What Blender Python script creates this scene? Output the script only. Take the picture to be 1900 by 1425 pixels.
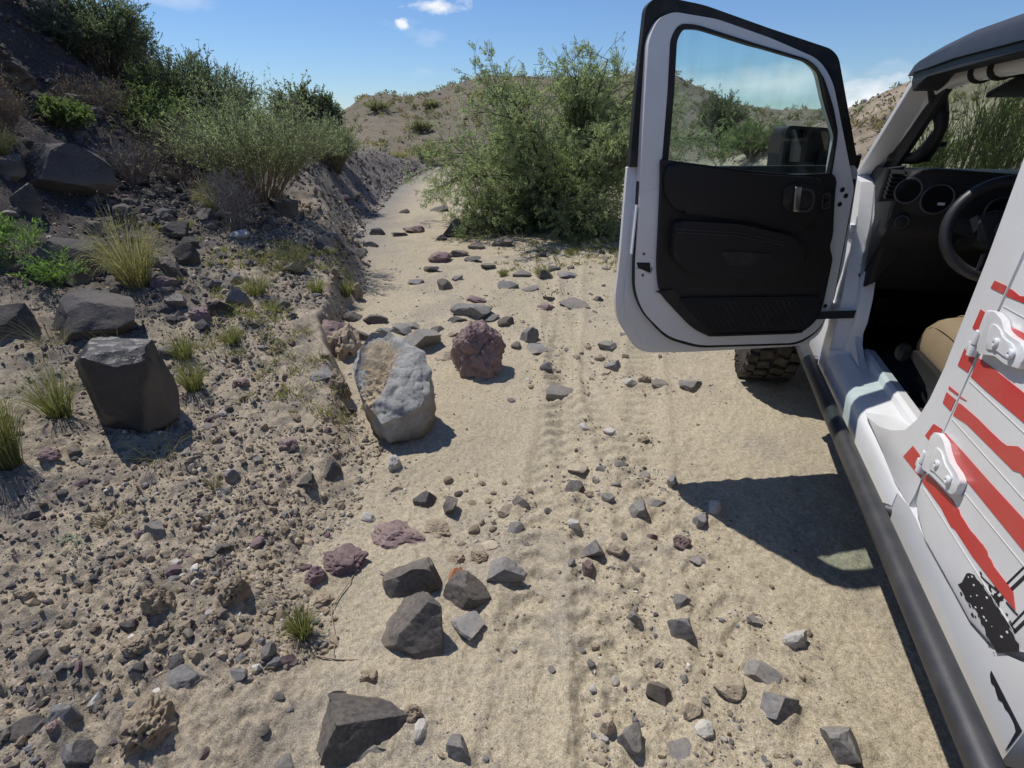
import bpy, bmesh, math, random
import numpy as np
from mathutils import Vector, Matrix, noise as mnoise

for o in list(bpy.data.objects):
    bpy.data.objects.remove(o, do_unlink=True)
SC = bpy.context.scene
COL = SC.collection
R = math.radians

# ------------------------------------------------------------------ camera
cam = bpy.data.cameras.new('camera')
cam.sensor_width = 36.0
cam.lens = 18.0
cam.clip_start = .05
cam.clip_end = 2000
camo = bpy.data.objects.new('camera', cam)
COL.objects.link(camo)
camo.location = (0, 0, 1.6)
camo.rotation_euler = (R(90 - 27), 0, 0)
SC.camera = camo

# ------------------------------------------------------------------ sky, sun, exposure
SUN = Vector((-.40, .41, 1.0)).normalized()
world = bpy.data.worlds.new('World')
SC.world = world
world.use_nodes = True
wn = world.node_tree.nodes; wl = world.node_tree.links
wn.clear()
sky = wn.new('ShaderNodeTexSky')
sky.sky_type = 'NISHITA'
sky.sun_disc = False
sky.sun_elevation = math.asin(SUN.z)
sky.sun_rotation = math.atan2(SUN.x, SUN.y)
sky.altitude = 300
sky.air_density = 1.0
sky.dust_density = .1
sky.ozone_density = 3.5
bg = wn.new('ShaderNodeBackground'); bg.inputs['Strength'].default_value = .102
wo = wn.new('ShaderNodeOutputWorld')
tc = wn.new('ShaderNodeTexCoord')


def cloud(prev, d, rx, rz, scale, cover, seed, dens):
    """one bank of cloud round the direction d, shaped by noise over the sky's own directions"""
    d = Vector(d).normalized()
    right = Vector((d.y, -d.x, 0)).normalized(); up = right.cross(d)
    def dot(v):
        n = wn.new('ShaderNodeVectorMath'); n.operation = 'DOT_PRODUCT'
        wl.new(tc.outputs['Generated'], n.inputs[0]); n.inputs[1].default_value = v
        return n.outputs['Value']
    def math_(op, a, b=None, clamp=False):
        n = wn.new('ShaderNodeMath'); n.operation = op; n.use_clamp = clamp
        for i, q in enumerate((a, b)):
            if q is None: continue
            if isinstance(q, (int, float)): n.inputs[i].default_value = q
            else: wl.new(q, n.inputs[i])
        return n.outputs[0]
    a = math_('POWER', math_('DIVIDE', dot(right), rx), 2.0)
    b = math_('POWER', math_('DIVIDE', dot(up), rz), 2.0)
    e = math_('SUBTRACT', 1.0, math_('SQRT', math_('ADD', a, b)))
    m = wn.new('ShaderNodeMapping'); wl.new(tc.outputs['Generated'], m.inputs[0])
    m.inputs['Scale'].default_value = (scale, scale, scale * 2.2); m.inputs['Location'].default_value = (seed, seed * .7, 0)
    nz = wn.new('ShaderNodeTexNoise'); nz.inputs['Detail'].default_value = 7; nz.inputs['Roughness'].default_value = .58
    nz.inputs['Scale'].default_value = 1; wl.new(m.outputs[0], nz.inputs['Vector'])
    v = math_('ADD', math_('MULTIPLY', math_('SUBTRACT', nz.outputs[0], .5), 2.2), math_('ADD', e, cover - .5))
    v = math_('MULTIPLY', v, dens, True)
    front = math_('GREATER_THAN', dot(d), 0.0)
    v = math_('MULTIPLY', v, front, True)
    mx = wn.new('ShaderNodeMix'); mx.data_type = 'RGBA'
    wl.new(v, mx.inputs['Factor']); wl.new(prev, mx.inputs['A']); mx.inputs['B'].default_value = (8.4, 8.8, 9.3, 1)
    return mx.outputs['Result']


grade = wn.new('ShaderNodeMix'); grade.data_type = 'RGBA'; grade.blend_type = 'MULTIPLY'; grade.inputs['Factor'].default_value = 1
wl.new(sky.outputs[0], grade.inputs['A']); grade.inputs['B'].default_value = (.66, .80, 1.0, 1)
c_ = grade.outputs['Result']
c_ = cloud(c_, (-.145, 1.165, .194), .050, .013, 20, .42, 3.1, 1.7)
c_ = cloud(c_, (-.202, 1.149, .164), .011, .009, 45, .42, 5.7, 1.6)
c_ = cloud(c_, (.44, 1.10, .062), .24, .034, 7, .40, 9.2, .75)
c_ = cloud(c_, (.655, 1.08, .030), .055, .034, 12, .62, 1.4, 1.5)
c_ = cloud(c_, (-1.9, .6, .5), .9, .12, 4, .3, 7.3, 1.2)
wl.new(c_, bg.inputs['Color'])
wl.new(bg.outputs[0], wo.inputs['Surface'])

sun = bpy.data.lights.new('sun', 'SUN')
sun.energy = 4.0
sun.angle = R(.5)
sun.color = (1.0, .955, .89)
suno = bpy.data.objects.new('sun', sun)
COL.objects.link(suno)
suno.rotation_euler = (-SUN).to_track_quat('-Z', 'Y').to_euler()
suno.location = SUN * 40
SC.view_settings.view_transform = 'Standard'
SC.view_settings.look = 'None'
SC.view_settings.gamma = 1
SC.view_settings.exposure = 0.08
SC.view_settings.use_curve_mapping = False
SC.render.engine = 'CYCLES'
SC.cycles.max_bounces = 6
SC.cycles.transparent_max_bounces = 12
SC.cycles.diffuse_bounces = 5
SC.cycles.transmission_bounces = 6


# ------------------------------------------------------------------ helpers
def tag(o, label=None, cat=None, group=None, kind=None):
    if label: o['label'] = label
    if cat: o['category'] = cat
    if group: o['group'] = group
    if kind: o['kind'] = kind
    return o


def thing(name, label, cat, loc=(0, 0, 0), rotz=0, group=None):
    o = bpy.data.objects.new(name, None)
    COL.objects.link(o)
    o.location = loc; o.rotation_euler = (0, 0, rotz)
    o.empty_display_size = .1
    return tag(o, label, cat, group)


def link_mesh(name, me, mat, parent=None):
    if mat is not None:
        for m in (mat if isinstance(mat, (list, tuple)) else [mat]): me.materials.append(m)
    o = bpy.data.objects.new(name, me)
    COL.objects.link(o)
    if parent is not None: o.parent = parent
    return o


def obj(name, bm, mat, parent=None, smooth=None):
    me = bpy.data.meshes.new(name)
    bmesh.ops.recalc_face_normals(bm, faces=bm.faces)
    bm.to_mesh(me); bm.free()
    o = link_mesh(name, me, mat, parent)
    if smooth:
        me.shade_smooth()
        if smooth is not True: me.set_sharp_from_angle(angle=R(smooth))
    return o


def np_mesh(name, V, F, n=4, smooth=False):
    """mesh from arrays: V (k,3), F (m,n)"""
    me = bpy.data.meshes.new(name)
    V = np.asarray(V, np.float32); F = np.asarray(F, np.int32)
    me.vertices.add(len(V)); me.vertices.foreach_set('co', V.ravel())
    me.loops.add(F.size); me.loops.foreach_set('vertex_index', F.ravel())
    me.polygons.add(len(F)); me.polygons.foreach_set('loop_start', np.arange(0, F.size, n, dtype=np.int32))
    me.update(calc_edges=True)
    me.polygons.foreach_set('use_smooth', np.full(len(F), smooth))
    return me


def color_attr(me, C, name='tint'):
    C = np.asarray(C, np.float32)
    if C.shape[1] == 3: C = np.hstack([C, np.ones((len(C), 1), np.float32)])
    a = me.color_attributes.new(name, 'FLOAT_COLOR', 'POINT')
    a.data.foreach_set('color', C.ravel())


class NT:
    """small node-tree writer"""
    def __init__(s, name):
        s.m = bpy.data.materials.new(name); s.m.use_nodes = True
        s.t = s.m.node_tree; s.n = s.t.nodes; s.b = s.n['Principled BSDF']
    def new(s, kind, **kw):
        n = s.n.new(kind)
        for k, v in kw.items(): setattr(n, k, v)
        return n
    def link(s, a, b): s.t.links.new(a, b)
    def val(s, sock, v):
        if isinstance(v, bpy.types.NodeSocket): s.link(v, sock)
        else: sock.default_value = v
    def coords(s, which='Object'):
        return s.new('ShaderNodeTexCoord').outputs[which]
    def noise(s, vec, scale, detail=4, rough=.55, dist=0):
        n = s.new('ShaderNodeTexNoise'); s.link(vec, n.inputs['Vector'])
        n.inputs['Scale'].default_value = scale; n.inputs['Detail'].default_value = detail
        n.inputs['Roughness'].default_value = rough; n.inputs['Distortion'].default_value = dist
        return n.outputs[0]
    def voronoi(s, vec, scale, out='Distance', feature='F1'):
        n = s.new('ShaderNodeTexVoronoi'); s.link(vec, n.inputs['Vector']); n.feature = feature
        n.inputs['Scale'].default_value = scale
        return n.outputs[out]
    def ramp(s, fac, *stops):
        n = s.new('ShaderNodeValToRGB'); s.link(fac, n.inputs[0]); e = n.color_ramp.elements
        while len(e) < len(stops): e.new(.5)
        for i, (p, c) in enumerate(stops):
            e[i].position = p; c = (c, c, c) if isinstance(c, (int, float)) else c
            e[i].color = (*c, 1)
        return n.outputs[0]
    def mix(s, fac, a, b, mode='MIX'):
        n = s.new('ShaderNodeMix', data_type='RGBA', blend_type=mode)
        s.val(n.inputs['Factor'], fac)
        for q, v in (('A', a), ('B', b)):
            if isinstance(v, (tuple, list)): v = (*v[:3], 1)
            s.val(n.inputs[q], v)
        return n.outputs['Result']
    def math(s, op, a, b=0.0, clamp=False):
        n = s.new('ShaderNodeMath', operation=op, use_clamp=clamp)
        s.val(n.inputs[0], a); s.val(n.inputs[1], b)
        return n.outputs[0]
    def attr(s, name, out='Color'):
        n = s.new('ShaderNodeAttribute', attribute_name=name); return n.outputs[out]
    def rand(s):
        return s.new('ShaderNodeObjectInfo').outputs['Random']
    def bump(s, h, strength=.3, dist=.01):
        n = s.new('ShaderNodeBump'); s.link(h, n.inputs['Height'])
        n.inputs['Strength'].default_value = strength; n.inputs['Distance'].default_value = dist
        s.link(n.outputs[0], s.b.inputs['Normal'])
    def set(s, color=None, rough=None, metal=None, spec=None, **kw):
        if color is not None: s.val(s.b.inputs['Base Color'], (*color, 1) if isinstance(color, (tuple, list)) else color)
        if rough is not None: s.val(s.b.inputs['Roughness'], rough)
        if metal is not None: s.val(s.b.inputs['Metallic'], metal)
        if spec is not None: s.val(s.b.inputs['Specular IOR Level'], spec)
        for k, v in kw.items(): s.val(s.b.inputs[k], v)
        return s.m


ROCKS = [
    (-0.876, 8.503, 0.532, 0.425, 0.357, 'b', 'large dark upright boulder standing alone on the track before the thorny tree'),
    (-1.492, 10.958, 0.393, 0.314, 0.11, 'b', 'low dark stone lying farthest up the track, behind the upright boulder'),
    (-2.146, 10.624, 0.213, 0.171, 0.105, 'b', 'small dark stone at the left edge of the track far up the wash'),
    (-1.631, 8.725, 0.371, 0.297, 0.132, 'p', 'purplish dark stone just left of the upright boulder'),
    (-1.809, 8.438, 0.292, 0.234, 0.082, 'b', 'flat dark stone at the left end of the row beside the upright boulder'),
    (-0.933, 6.704, 0.32, 0.256, 0.138, 'p', 'purple stone at the left of the low pile in the middle of the track'),
    (-0.733, 6.982, 0.275, 0.22, 0.091, 'b', 'brown-grey stone in the middle of the low pile on the track'),
    (-0.523, 6.708, 0.251, 0.201, 0.081, 'g', 'rounded grey stone at the right of the low pile on the track'),
    (-0.724, 5.394, 0.219, 0.175, 0.139, 'b', 'angular dark stone above the large grey slab on the track'),
    (-0.63, 5.766, 0.147, 0.118, 0.058, 'g', 'small grey stone touching the angular dark stone above the slab'),
    (-1.086, 5.674, 0.193, 0.154, 0.054, 'g', 'thin pointed flat stone left of the angular dark stone on the sand'),
    (-0.369, 4.482, 0.406, 0.325, 0.151, 'g', 'large flat grey slab lying across the middle of the track'),
    (-0.358, 4.967, 0.214, 0.171, 0.06, 'p', 'purple stone lying against the back of the large flat slab'),
    (-1.22, 4.335, 0.228, 0.183, 0.095, 'b', 'dark flat-topped stone beside the foot of the bank above the pale boulder'),
    (-0.047, 5.435, 0.243, 0.194, 0.101, 'g', 'pointed grey stone right of the track middle below the weeds'),
    (0.361, 5.799, 0.221, 0.177, 0.138, 'b', 'dark block in the row of stones below the thorny tree'),
    (0.5, 6.182, 0.208, 0.166, 0.058, 'b', 'dark flat stone behind the block below the thorny tree'),
    (0.644, 5.901, 0.273, 0.219, 0.077, 'g', 'low grey stone right of the block below the thorny tree'),
    (0.101, 5.923, 0.237, 0.19, 0.075, 'g', 'pale flat stone left of the block below the thorny tree'),
    (0.617, 4.831, 0.332, 0.266, 0.093, 'g', 'long flat grey stone near the edge of the open door'),
    (0.324, 4.737, 0.175, 0.14, 0.083, 'p', 'pink-purple stone beside the long flat grey stone'),
    (0.373, 5.026, 0.13, 0.104, 0.067, 'b', 'small dark stone behind the pink-purple stone'),
    (0.879, 4.956, 0.118, 0.095, 0.074, 'b', 'small dark stone left of the open door edge'),
    (-0.12, 7.671, 0.314, 0.251, 0.115, 'b', 'dark stone in the shade left of the tree foot'),
    (0.073, 8.897, 0.235, 0.188, 0.27, 'b', 'dark upright stone half hidden under the tree'),
    (-0.534, 10.555, 0.275, 0.22, 0.131, 'b', 'dark stone at the left edge of the tree shade'),
    (0.367, 7.002, 0.189, 0.151, 0.085, 'b', 'dark stone in the edge of the tree shade'),
    (-0.782, 2.822, 0.495, 0.743, 0.57, 'y', 'big pale grey boulder with a crust of tan earth beside the track'),
    (-0.233, 3.3, 0.396, 0.316, 0.397, 'p', 'rough purple boulder right of the big pale boulder'),
    (-0.714, 3.795, 0.354, 0.283, 0.172, 'g', 'grey slab leaning behind the big pale boulder'),
    (-0.95, 4.092, 0.2, 0.16, 0.083, 'g', 'dark grey slab at the far left behind the big pale boulder'),
    (-0.508, 3.544, 0.153, 0.123, 0.085, 't', 'tan block wedged between the pale boulder and the purple boulder'),
    (-0.509, 4.02, 0.135, 0.108, 0.054, 't', 'small pale stone behind the purple boulder'),
    (0.141, 3.882, 0.183, 0.146, 0.155, 'g', 'square grey block right of the purple boulder'),
    (0.178, 3.691, 0.233, 0.186, 0.073, 'g', 'flat grey slab in front of the square grey block'),
    (0.034, 3.751, 0.102, 0.082, 0.082, 'g', 'small grey wedge left of the square grey block'),
    (-0.057, 4.255, 0.169, 0.135, 0.102, 'b', 'dark wedge behind the purple boulder'),
    (0.75, 3.723, 0.168, 0.134, 0.069, 'g', 'grey stone left of the bottom corner of the open door'),
    (0.31, 3.004, 0.218, 0.174, 0.1, 'g', 'flat dark grey stone with a pale back edge on the open sand'),
    (0.257, 3.318, 0.1, 0.08, 0.107, 'g', 'upright grey stone above the flat stone on the open sand'),
    (0.733, 3.334, 0.138, 0.111, 0.09, 'g', 'grey stone in the cluster of cobbles below the door'),
    (0.657, 3.508, 0.089, 0.071, 0.057, 't', 'tan cobble in the cluster below the door'),
    (0.662, 3.284, 0.092, 0.073, 0.044, 't', 'pale cobble at the front of the cluster below the door'),
    (0.916, 3.15, 0.103, 0.083, 0.093, 'n', 'brown angular stone right of the cluster of cobbles'),
    (0.804, 3.113, 0.099, 0.079, 0.052, 'w', 'whitish stone beside the brown angular stone'),
    (0.995, 3.082, 0.13, 0.104, 0.044, 'g', 'flat pale grey stone right of the brown angular stone'),
    (1.201, 3.078, 0.18, 0.144, 0.057, 'g', 'pale grey flat stone below the front tyre'),
    (0.562, 2.505, 0.074, 0.059, 0.034, 'w', 'white pebble in the pale gravel patch in mid track'),
    (0.419, 2.559, 0.082, 0.065, 0.037, 'w', 'whitish pebble left in the pale gravel patch in mid track'),
    (0.743, 2.444, 0.079, 0.063, 0.035, 'n', 'small brown clod above the scatter of blue-grey stones'),
    (0.297, 1.998, 0.11, 0.088, 0.045, 'b', 'dark stone at the left of the scatter of blue-grey stones'),
    (0.376, 1.96, 0.067, 0.054, 0.049, 'n', 'brownish stone second from left in the scatter'),
    (0.455, 1.9, 0.066, 0.053, 0.048, 'g', 'blue-grey cobble in the middle of the scatter'),
    (0.577, 1.835, 0.088, 0.128, 0.101, 'g', 'tall purplish grey slab at the foot of the scatter'),
    (0.682, 1.905, 0.081, 0.065, 0.036, 'g', 'blue-grey flat stone right of the tall purplish slab'),
    (0.684, 2.116, 0.071, 0.057, 0.038, 'g', 'blue-grey stone at the top of the scatter'),
    (0.792, 2.026, 0.053, 0.065, 0.061, 'g', 'small grey stone at the right end of the scatter'),
    (0.575, 2.204, 0.079, 0.063, 0.037, 'g', 'grey stone above the scatter of blue-grey stones'),
    (0.341, 2.15, 0.121, 0.097, 0.034, 't', 'tan flat stone above the dark stone of the scatter'),
    (0.727, 1.629, 0.086, 0.069, 0.07, 'p', 'lilac stone on the sand left of the door shadow'),
    (0.861, 1.776, 0.091, 0.073, 0.06, 'g', 'grey stone at the tip of the door shadow'),
    (0.939, 1.858, 0.055, 0.082, 0.063, 'w', 'pale stone half in the tip of the door shadow'),
    (0.766, 1.543, 0.088, 0.07, 0.025, 'g', 'low blue-grey stone below the lilac stone'),
    (0.33, 1.595, 0.103, 0.082, 0.1, 'g', 'olive grey stone in the middle of the track'),
    (0.432, 1.591, 0.094, 0.075, 0.06, 't', 'round cream stone beside the olive grey stone'),
    (0.31, 1.493, 0.06, 0.067, 0.069, 'p', 'flat pink-purple stone below the olive grey stone'),
    (0.271, 1.728, 0.064, 0.051, 0.051, 'w', 'off-white stone above the olive grey stone'),
    (0.014, 1.712, 0.098, 0.079, 0.028, 'g', 'dark blue-grey flat stone right of the clods'),
    (-0.03, 1.847, 0.089, 0.071, 0.051, 't', 'tan cobble with a dark stone behind it'),
    (0.039, 1.89, 0.085, 0.068, 0.034, 'b', 'dark stone behind the tan cobble'),
    (-0.412, 1.909, 0.126, 0.101, 0.092, 'b', 'dark angular stone at the edge of the bank in mid picture'),
    (-0.291, 1.834, 0.069, 0.103, 0.079, 'b', 'dark narrow stone leaning right of the dark angular stone'),
    (-0.324, 1.718, 0.14, 0.112, 0.045, 'n', 'brown earth clod below the dark angular stone'),
    (-0.968, 1.941, 0.101, 0.081, 0.074, 'b', 'grey stone on the bank slope, left of a matching taller one'),
    (-0.894, 2.071, 0.095, 0.133, 0.11, 'b', 'tall grey stone on the bank slope casting a dark shadow'),
    (-0.614, 2.184, 0.078, 0.099, 0.089, 'w', 'cluster of whitish stone at the bank foot below the pale boulder'),
    (-0.653, 1.791, 0.073, 0.058, 0.043, 'w', 'whitish blue stone on the lower bank'),
    (-0.572, 2.012, 0.068, 0.055, 0.03, 't', 'pale pebble at the bank foot'),
    (-0.674, 1.528, 0.197, 0.158, 0.083, 'p', 'rough purple rock at the left of the purple ledge'),
    (-0.486, 1.679, 0.253, 0.203, 0.071, 'p', 'long purple rock at the right of the purple ledge'),
    (-0.776, 1.434, 0.096, 0.077, 0.082, 'p', 'small pinkish purple rock left of the purple ledge'),
    (-0.703, 1.346, 0.08, 0.064, 0.039, 'n', 'reddish brown stone below the purple ledge'),
    (-0.389, 1.413, 0.238, 0.191, 0.163, 'b', 'upper dark basalt block of the group by the track edge'),
    (-0.348, 1.209, 0.248, 0.199, 0.216, 'b', 'lower dark basalt block of the group by the track edge'),
    (-0.17, 1.354, 0.182, 0.146, 0.127, 'b', 'dark broken basalt block at the right of the group'),
    (-0.165, 1.228, 0.142, 0.114, 0.073, 'g', 'blue-grey rock at the lower right of the basalt group'),
    (-0.224, 1.437, 0.067, 0.077, 0.077, 'o', 'orange stone on top of the basalt group'),
    (-0.026, 1.468, 0.159, 0.127, 0.098, 'g', 'pale grey block right of the orange stone'),
    (-0.135, 1.563, 0.088, 0.071, 0.042, 'n', 'brown clod behind the pale grey block'),
    (-0.233, 1.55, 0.096, 0.077, 0.038, 'n', 'brown clod above the orange stone'),
    (-0.093, 1.63, 0.082, 0.065, 0.028, 't', 'tan clod above the pale grey block'),
    (-0.075, 1.277, 0.058, 0.047, 0.016, 't', 'flat tan stone right of the basalt group'),
    (-0.441, 0.91, 0.272, 0.217, 0.158, 'b', 'very large grey slab at the bottom edge left of the sand'),
    (-0.265, 0.872, 0.047, 0.07, 0.054, 'w', 'long cream pebble beside the very large grey slab'),
    (-0.305, 0.919, 0.064, 0.051, 0.066, 'n', 'brown earth clod behind the long cream pebble'),
    (-0.149, 0.818, 0.066, 0.075, 0.076, 'g', 'grey stone cut by the bottom edge beside the sand'),
    (-0.441, 0.831, 0.144, 0.115, 0.04, 'g', 'grey stone leaning under the very large slab'),
    (-0.452, 1.034, 0.075, 0.06, 0.055, 'n', 'brown overhanging clod on the lower bank'),
    (-0.799, 1.085, 0.049, 0.054, 0.056, 'g', 'lilac grey pointed stone on the lower bank'),
    (-1.199, 1.227, 0.096, 0.104, 0.11, 'n', 'brown pointed rock in the stony bank'),
    (-0.99, 1.288, 0.088, 0.112, 0.101, 'n', 'crumbling brown rock right of the pointed one'),
    (-1.006, 0.985, 0.143, 0.114, 0.04, 'g', 'flat grey slab with a white pebble at its edge'),
    (-1.066, 0.953, 0.036, 0.028, 0.021, 'w', 'round white pebble beside the flat grey slab'),
    (-1.004, 0.836, 0.127, 0.169, 0.146, 'n', 'tall brown rock near the bottom edge of the bank'),
    (-1.252, 0.853, 0.072, 0.073, 0.083, 'g', 'grey flat stone near the bottom left corner'),
    (-1.16, 0.769, 0.08, 0.078, 0.092, 'g', 'grey rock at the bottom edge left of the tall brown rock'),
    (-1.192, 1.06, 0.085, 0.068, 0.044, 'n', 'brown stone half buried above the flat grey slab'),
    (-0.856, 1.008, 0.06, 0.048, 0.036, 'g', 'grey stone with a deep shadow on the lower bank'),
    (-1.423, 1.568, 0.095, 0.076, 0.06, 'g', 'grey stone half buried in the stony bank by the grass'),
    (-1.438, 1.006, 0.039, 0.049, 0.045, 'b', 'dark upright stone at the left of the stony bank'),
    (-1.652, 1.22, 0.055, 0.044, 0.05, 'n', 'purplish brown stone near the left edge'),
    (-1.249, 0.816, 0.044, 0.036, 0.035, 'p', 'purple pebble near the bottom left corner'),
    (0.461, 0.98, 0.077, 0.061, 0.076, 'b', 'dark stone in the lower right gravel patch'),
    (0.337, 0.847, 0.08, 0.073, 0.092, 'g', 'grey pointed stone at the bottom of the sand'),
    (0.281, 0.885, 0.05, 0.056, 0.058, 't', 'tan cobble behind the grey pointed stone'),
    (0.265, 0.854, 0.031, 0.025, 0.02, 'w', 'little cream pebble touching the grey pointed stone'),
    (0.817, 0.945, 0.124, 0.099, 0.095, 'g', 'purplish grey slab in the lower right'),
    (0.82, 1.062, 0.138, 0.111, 0.051, 'g', 'grey slab behind the purplish grey slab'),
    (0.969, 1.169, 0.085, 0.068, 0.074, 'w', 'whitish pink stone right of the slabs'),
    (0.951, 0.824, 0.094, 0.111, 0.108, 'g', 'flat grey square stone near the side step shadow'),
    (0.59, 1.212, 0.086, 0.104, 0.099, 'g', 'smooth dark grey stone above the lower right gravel'),
    (0.633, 1.319, 0.064, 0.051, 0.046, 'g', 'grey stone touching the smooth dark grey stone'),
    (0.683, 1.002, 0.101, 0.081, 0.053, 't', 'flat pinkish tan stone in the lower right gravel'),
    (0.54, 0.934, 0.071, 0.057, 0.059, 't', 'tan stone below the dark stone in the gravel'),
    (0.471, 0.824, 0.106, 0.085, 0.03, 'g', 'blue-grey slab at the bottom edge in the gravel'),
    (0.441, 1.26, 0.054, 0.043, 0.044, 'g', 'small blue-grey stone with a pebble on the sand'),
    (0.873, 1.263, 0.05, 0.04, 0.027, 'g', 'grey pebble in the sand left of the whitish pink stone'),
    (0.56, 0.873, 0.063, 0.05, 0.044, 'w', 'pale stone in the bottom gravel patch'),
    (-1.438, 4.376, 0.173, 0.139, 0.106, 'b', 'dark slab against the bank edge left of the dark flat-topped stone'),
    (-1.098, 4.097, 0.182, 0.146, 0.067, 'g', 'thin grey slab leaning on the back of the big pale boulder'),
    (-1.237, 3.92, 0.149, 0.12, 0.116, 'b', 'dark wedge between the bank edge and the big pale boulder'),
    (-0.875, 4.192, 0.158, 0.126, 0.053, 'g', 'low grey slab behind the grey leaning slab'),
    (-0.638, 4.107, 0.137, 0.11, 0.065, 'b', 'small dark slab between the grey leaning slab and the purple boulder'),
    (-0.222, 4.425, 0.213, 0.171, 0.06, 'g', 'grey shard at the right foot of the large flat slab'),
    (-0.484, 4.343, 0.191, 0.153, 0.053, 'b', 'dark shard at the left foot of the large flat slab'),
    (-0.99, 6.212, 0.196, 0.157, 0.072, 'b', 'dark shard below the left of the low pile on the track'),
    (-0.303, 6.354, 0.2, 0.16, 0.074, 'g', 'grey shard below the right of the low pile on the track'),
    (-2.201, 8.557, 0.261, 0.209, 0.121, 'b', 'dark stone at the foot of the cut bank'),
    (-2.058, 7.612, 0.266, 0.213, 0.088, 'g', 'grey stone fallen at the foot of the cut bank'),
    (-0.507, 7.484, 0.262, 0.21, 0.101, 'b', 'dark shard just in front of the upright boulder'),
    (-0.177, 8.627, 0.298, 0.238, 0.136, 'b', 'dark slab between the upright boulder and the tree'),
    (-1.093, 8.135, 0.233, 0.187, 0.082, 'b', 'dark shard at the left foot of the upright boulder'),
    (0.202, 5.356, 0.195, 0.156, 0.058, 'g', 'grey shard right of the pointed grey stone'),
    (-1.967, 2.241, 0.456, 0.365, 0.462, 'k', 'big black boulder with brown flank on the bank'),
    (-2.574, 3.01, 0.491, 0.393, 0.317, 'd', 'large grey boulder among grass behind the black boulder'),
    (-4.062, 4.967, 0.794, 0.635, 0.405, 'd', 'large dark brown boulder at the left below the hillside'),
    (-3.26, 3.671, 0.64, 0.512, 0.272, 'd', 'smooth grey boulder at the left behind the green sprigs'),
    (-3.333, 4.159, 0.171, 0.137, 0.1, 'd', 'small grey block perched behind the smooth grey boulder'),
    (-2.926, 2.827, 0.251, 0.201, 0.197, 'd', 'dark boulder at the left edge under dry grass'),
    (-3.916, 4.34, 0.208, 0.167, 0.239, 'd', 'dark slab left of the large dark brown boulder'),
    (-4.182, 4.592, 0.267, 0.214, 0.179, 'd', 'dark stone at the left edge below the scree'),
    (-3.429, 4.711, 0.237, 0.19, 0.196, 'd', 'grey block behind the straw grass clump'),
    (-3.487, 4.4, 0.197, 0.158, 0.114, 'd', 'dark stone below the large dark brown boulder'),
    (-3.051, 4.764, 0.252, 0.202, 0.129, 'd', 'dark stone right of the straw grass clump'),
    (-3.025, 5.238, 0.232, 0.186, 0.145, 'd', 'dark grey stone between the two straw clumps'),
    (-2.699, 4.269, 0.205, 0.164, 0.208, 'd', 'dark angular stone under the straw clump, right side'),
    (-2.64, 3.913, 0.182, 0.146, 0.151, 'd', 'dark stone right of the foot of the straw clump'),
    (-2.856, 4.618, 0.143, 0.114, 0.085, 'd', 'small dark stone above the angular stone'),
    (-2.594, 6.176, 0.321, 0.256, 0.266, 'd', 'dark rock at the foot of the tall green bush'),
    (-2.572, 5.575, 0.17, 0.136, 0.114, 'd', 'small dark rock left of the rock at the bush foot'),
    (-2.626, 5.075, 0.187, 0.15, 0.08, 'w', 'pale stone on the bank below the tall bush'),
    (-2.048, 3.701, 0.2, 0.16, 0.199, 'g', 'grey slab standing in yellow grass on the bank'),
    (-2.066, 3.486, 0.175, 0.14, 0.12, 'd', 'dark stone left of the grey slab in the grass'),
    (-2.128, 3.319, 0.146, 0.117, 0.11, 'p', 'purple stone with a shadow in the grass'),
    (-2.563, 3.696, 0.236, 0.189, 0.112, 'p', 'purple-black stone at the foot of the straw clump'),
    (-2.365, 3.468, 0.166, 0.133, 0.105, 'g', 'grey stone below the purple-black stone'),
    (-2.075, 2.845, 0.11, 0.088, 0.051, 'g', 'pale flat stone right behind the black boulder'),
    (-1.44, 3.696, 0.341, 0.273, 0.186, 'p', 'purple block in the broken edge of the bank'),
    (-1.276, 3.653, 0.243, 0.365, 0.28, 'n', 'brown earth block at the broken edge of the bank'),
    (-1.101, 2.872, 0.147, 0.22, 0.169, 'n', 'brown block left of the big pale boulder at the bank edge'),
    (-1.194, 2.877, 0.2, 0.16, 0.106, 'g', 'grey stone half buried on the bank edge'),
    (-1.807, 3.87, 0.126, 0.101, 0.054, 'd', 'dark flat stone on the grassy bank'),
    (-1.586, 5.011, 0.184, 0.147, 0.201, 'n', 'crumbling brown clod at the bank edge above the sand'),
    (-1.59, 2.674, 0.113, 0.091, 0.06, 'p', 'purple-grey stone on the bank right of the black boulder'),
    (-1.137, 2.179, 0.109, 0.087, 0.047, 'p', 'purple stone low on the bank by the shadow'),
    (-2.069, 1.888, 0.096, 0.077, 0.049, 'p', 'lilac stone by the grass at the left'),
    (-1.313, 1.929, 0.08, 0.064, 0.055, 'g', 'grey stone below the shadow of the black boulder'),
]
# ------------------------------------------------------------------ terrain height
def _hash(ix, iy, seed):
    h = (ix.astype(np.int64) * 374761393 + iy.astype(np.int64) * 668265263 + seed * 974634211) & 0xFFFFFFFF
    h = ((h ^ (h >> 13)) * 1274126177) & 0xFFFFFFFF
    h = h ^ (h >> 16)
    return (h & 0xFFFF) / 65535.0


def vnoise(x, y, seed=0):
    ix = np.floor(x); iy = np.floor(y)
    fx = x - ix; fy = y - iy
    fx = fx * fx * fx * (fx * (fx * 6 - 15) + 10); fy = fy * fy * fy * (fy * (fy * 6 - 15) + 10)
    a = _hash(ix, iy, seed); b = _hash(ix + 1, iy, seed); c = _hash(ix, iy + 1, seed); d = _hash(ix + 1, iy + 1, seed)
    return (a * (1 - fx) + b * fx) * (1 - fy) + (c * (1 - fx) + d * fx) * fy * 1.0


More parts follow.
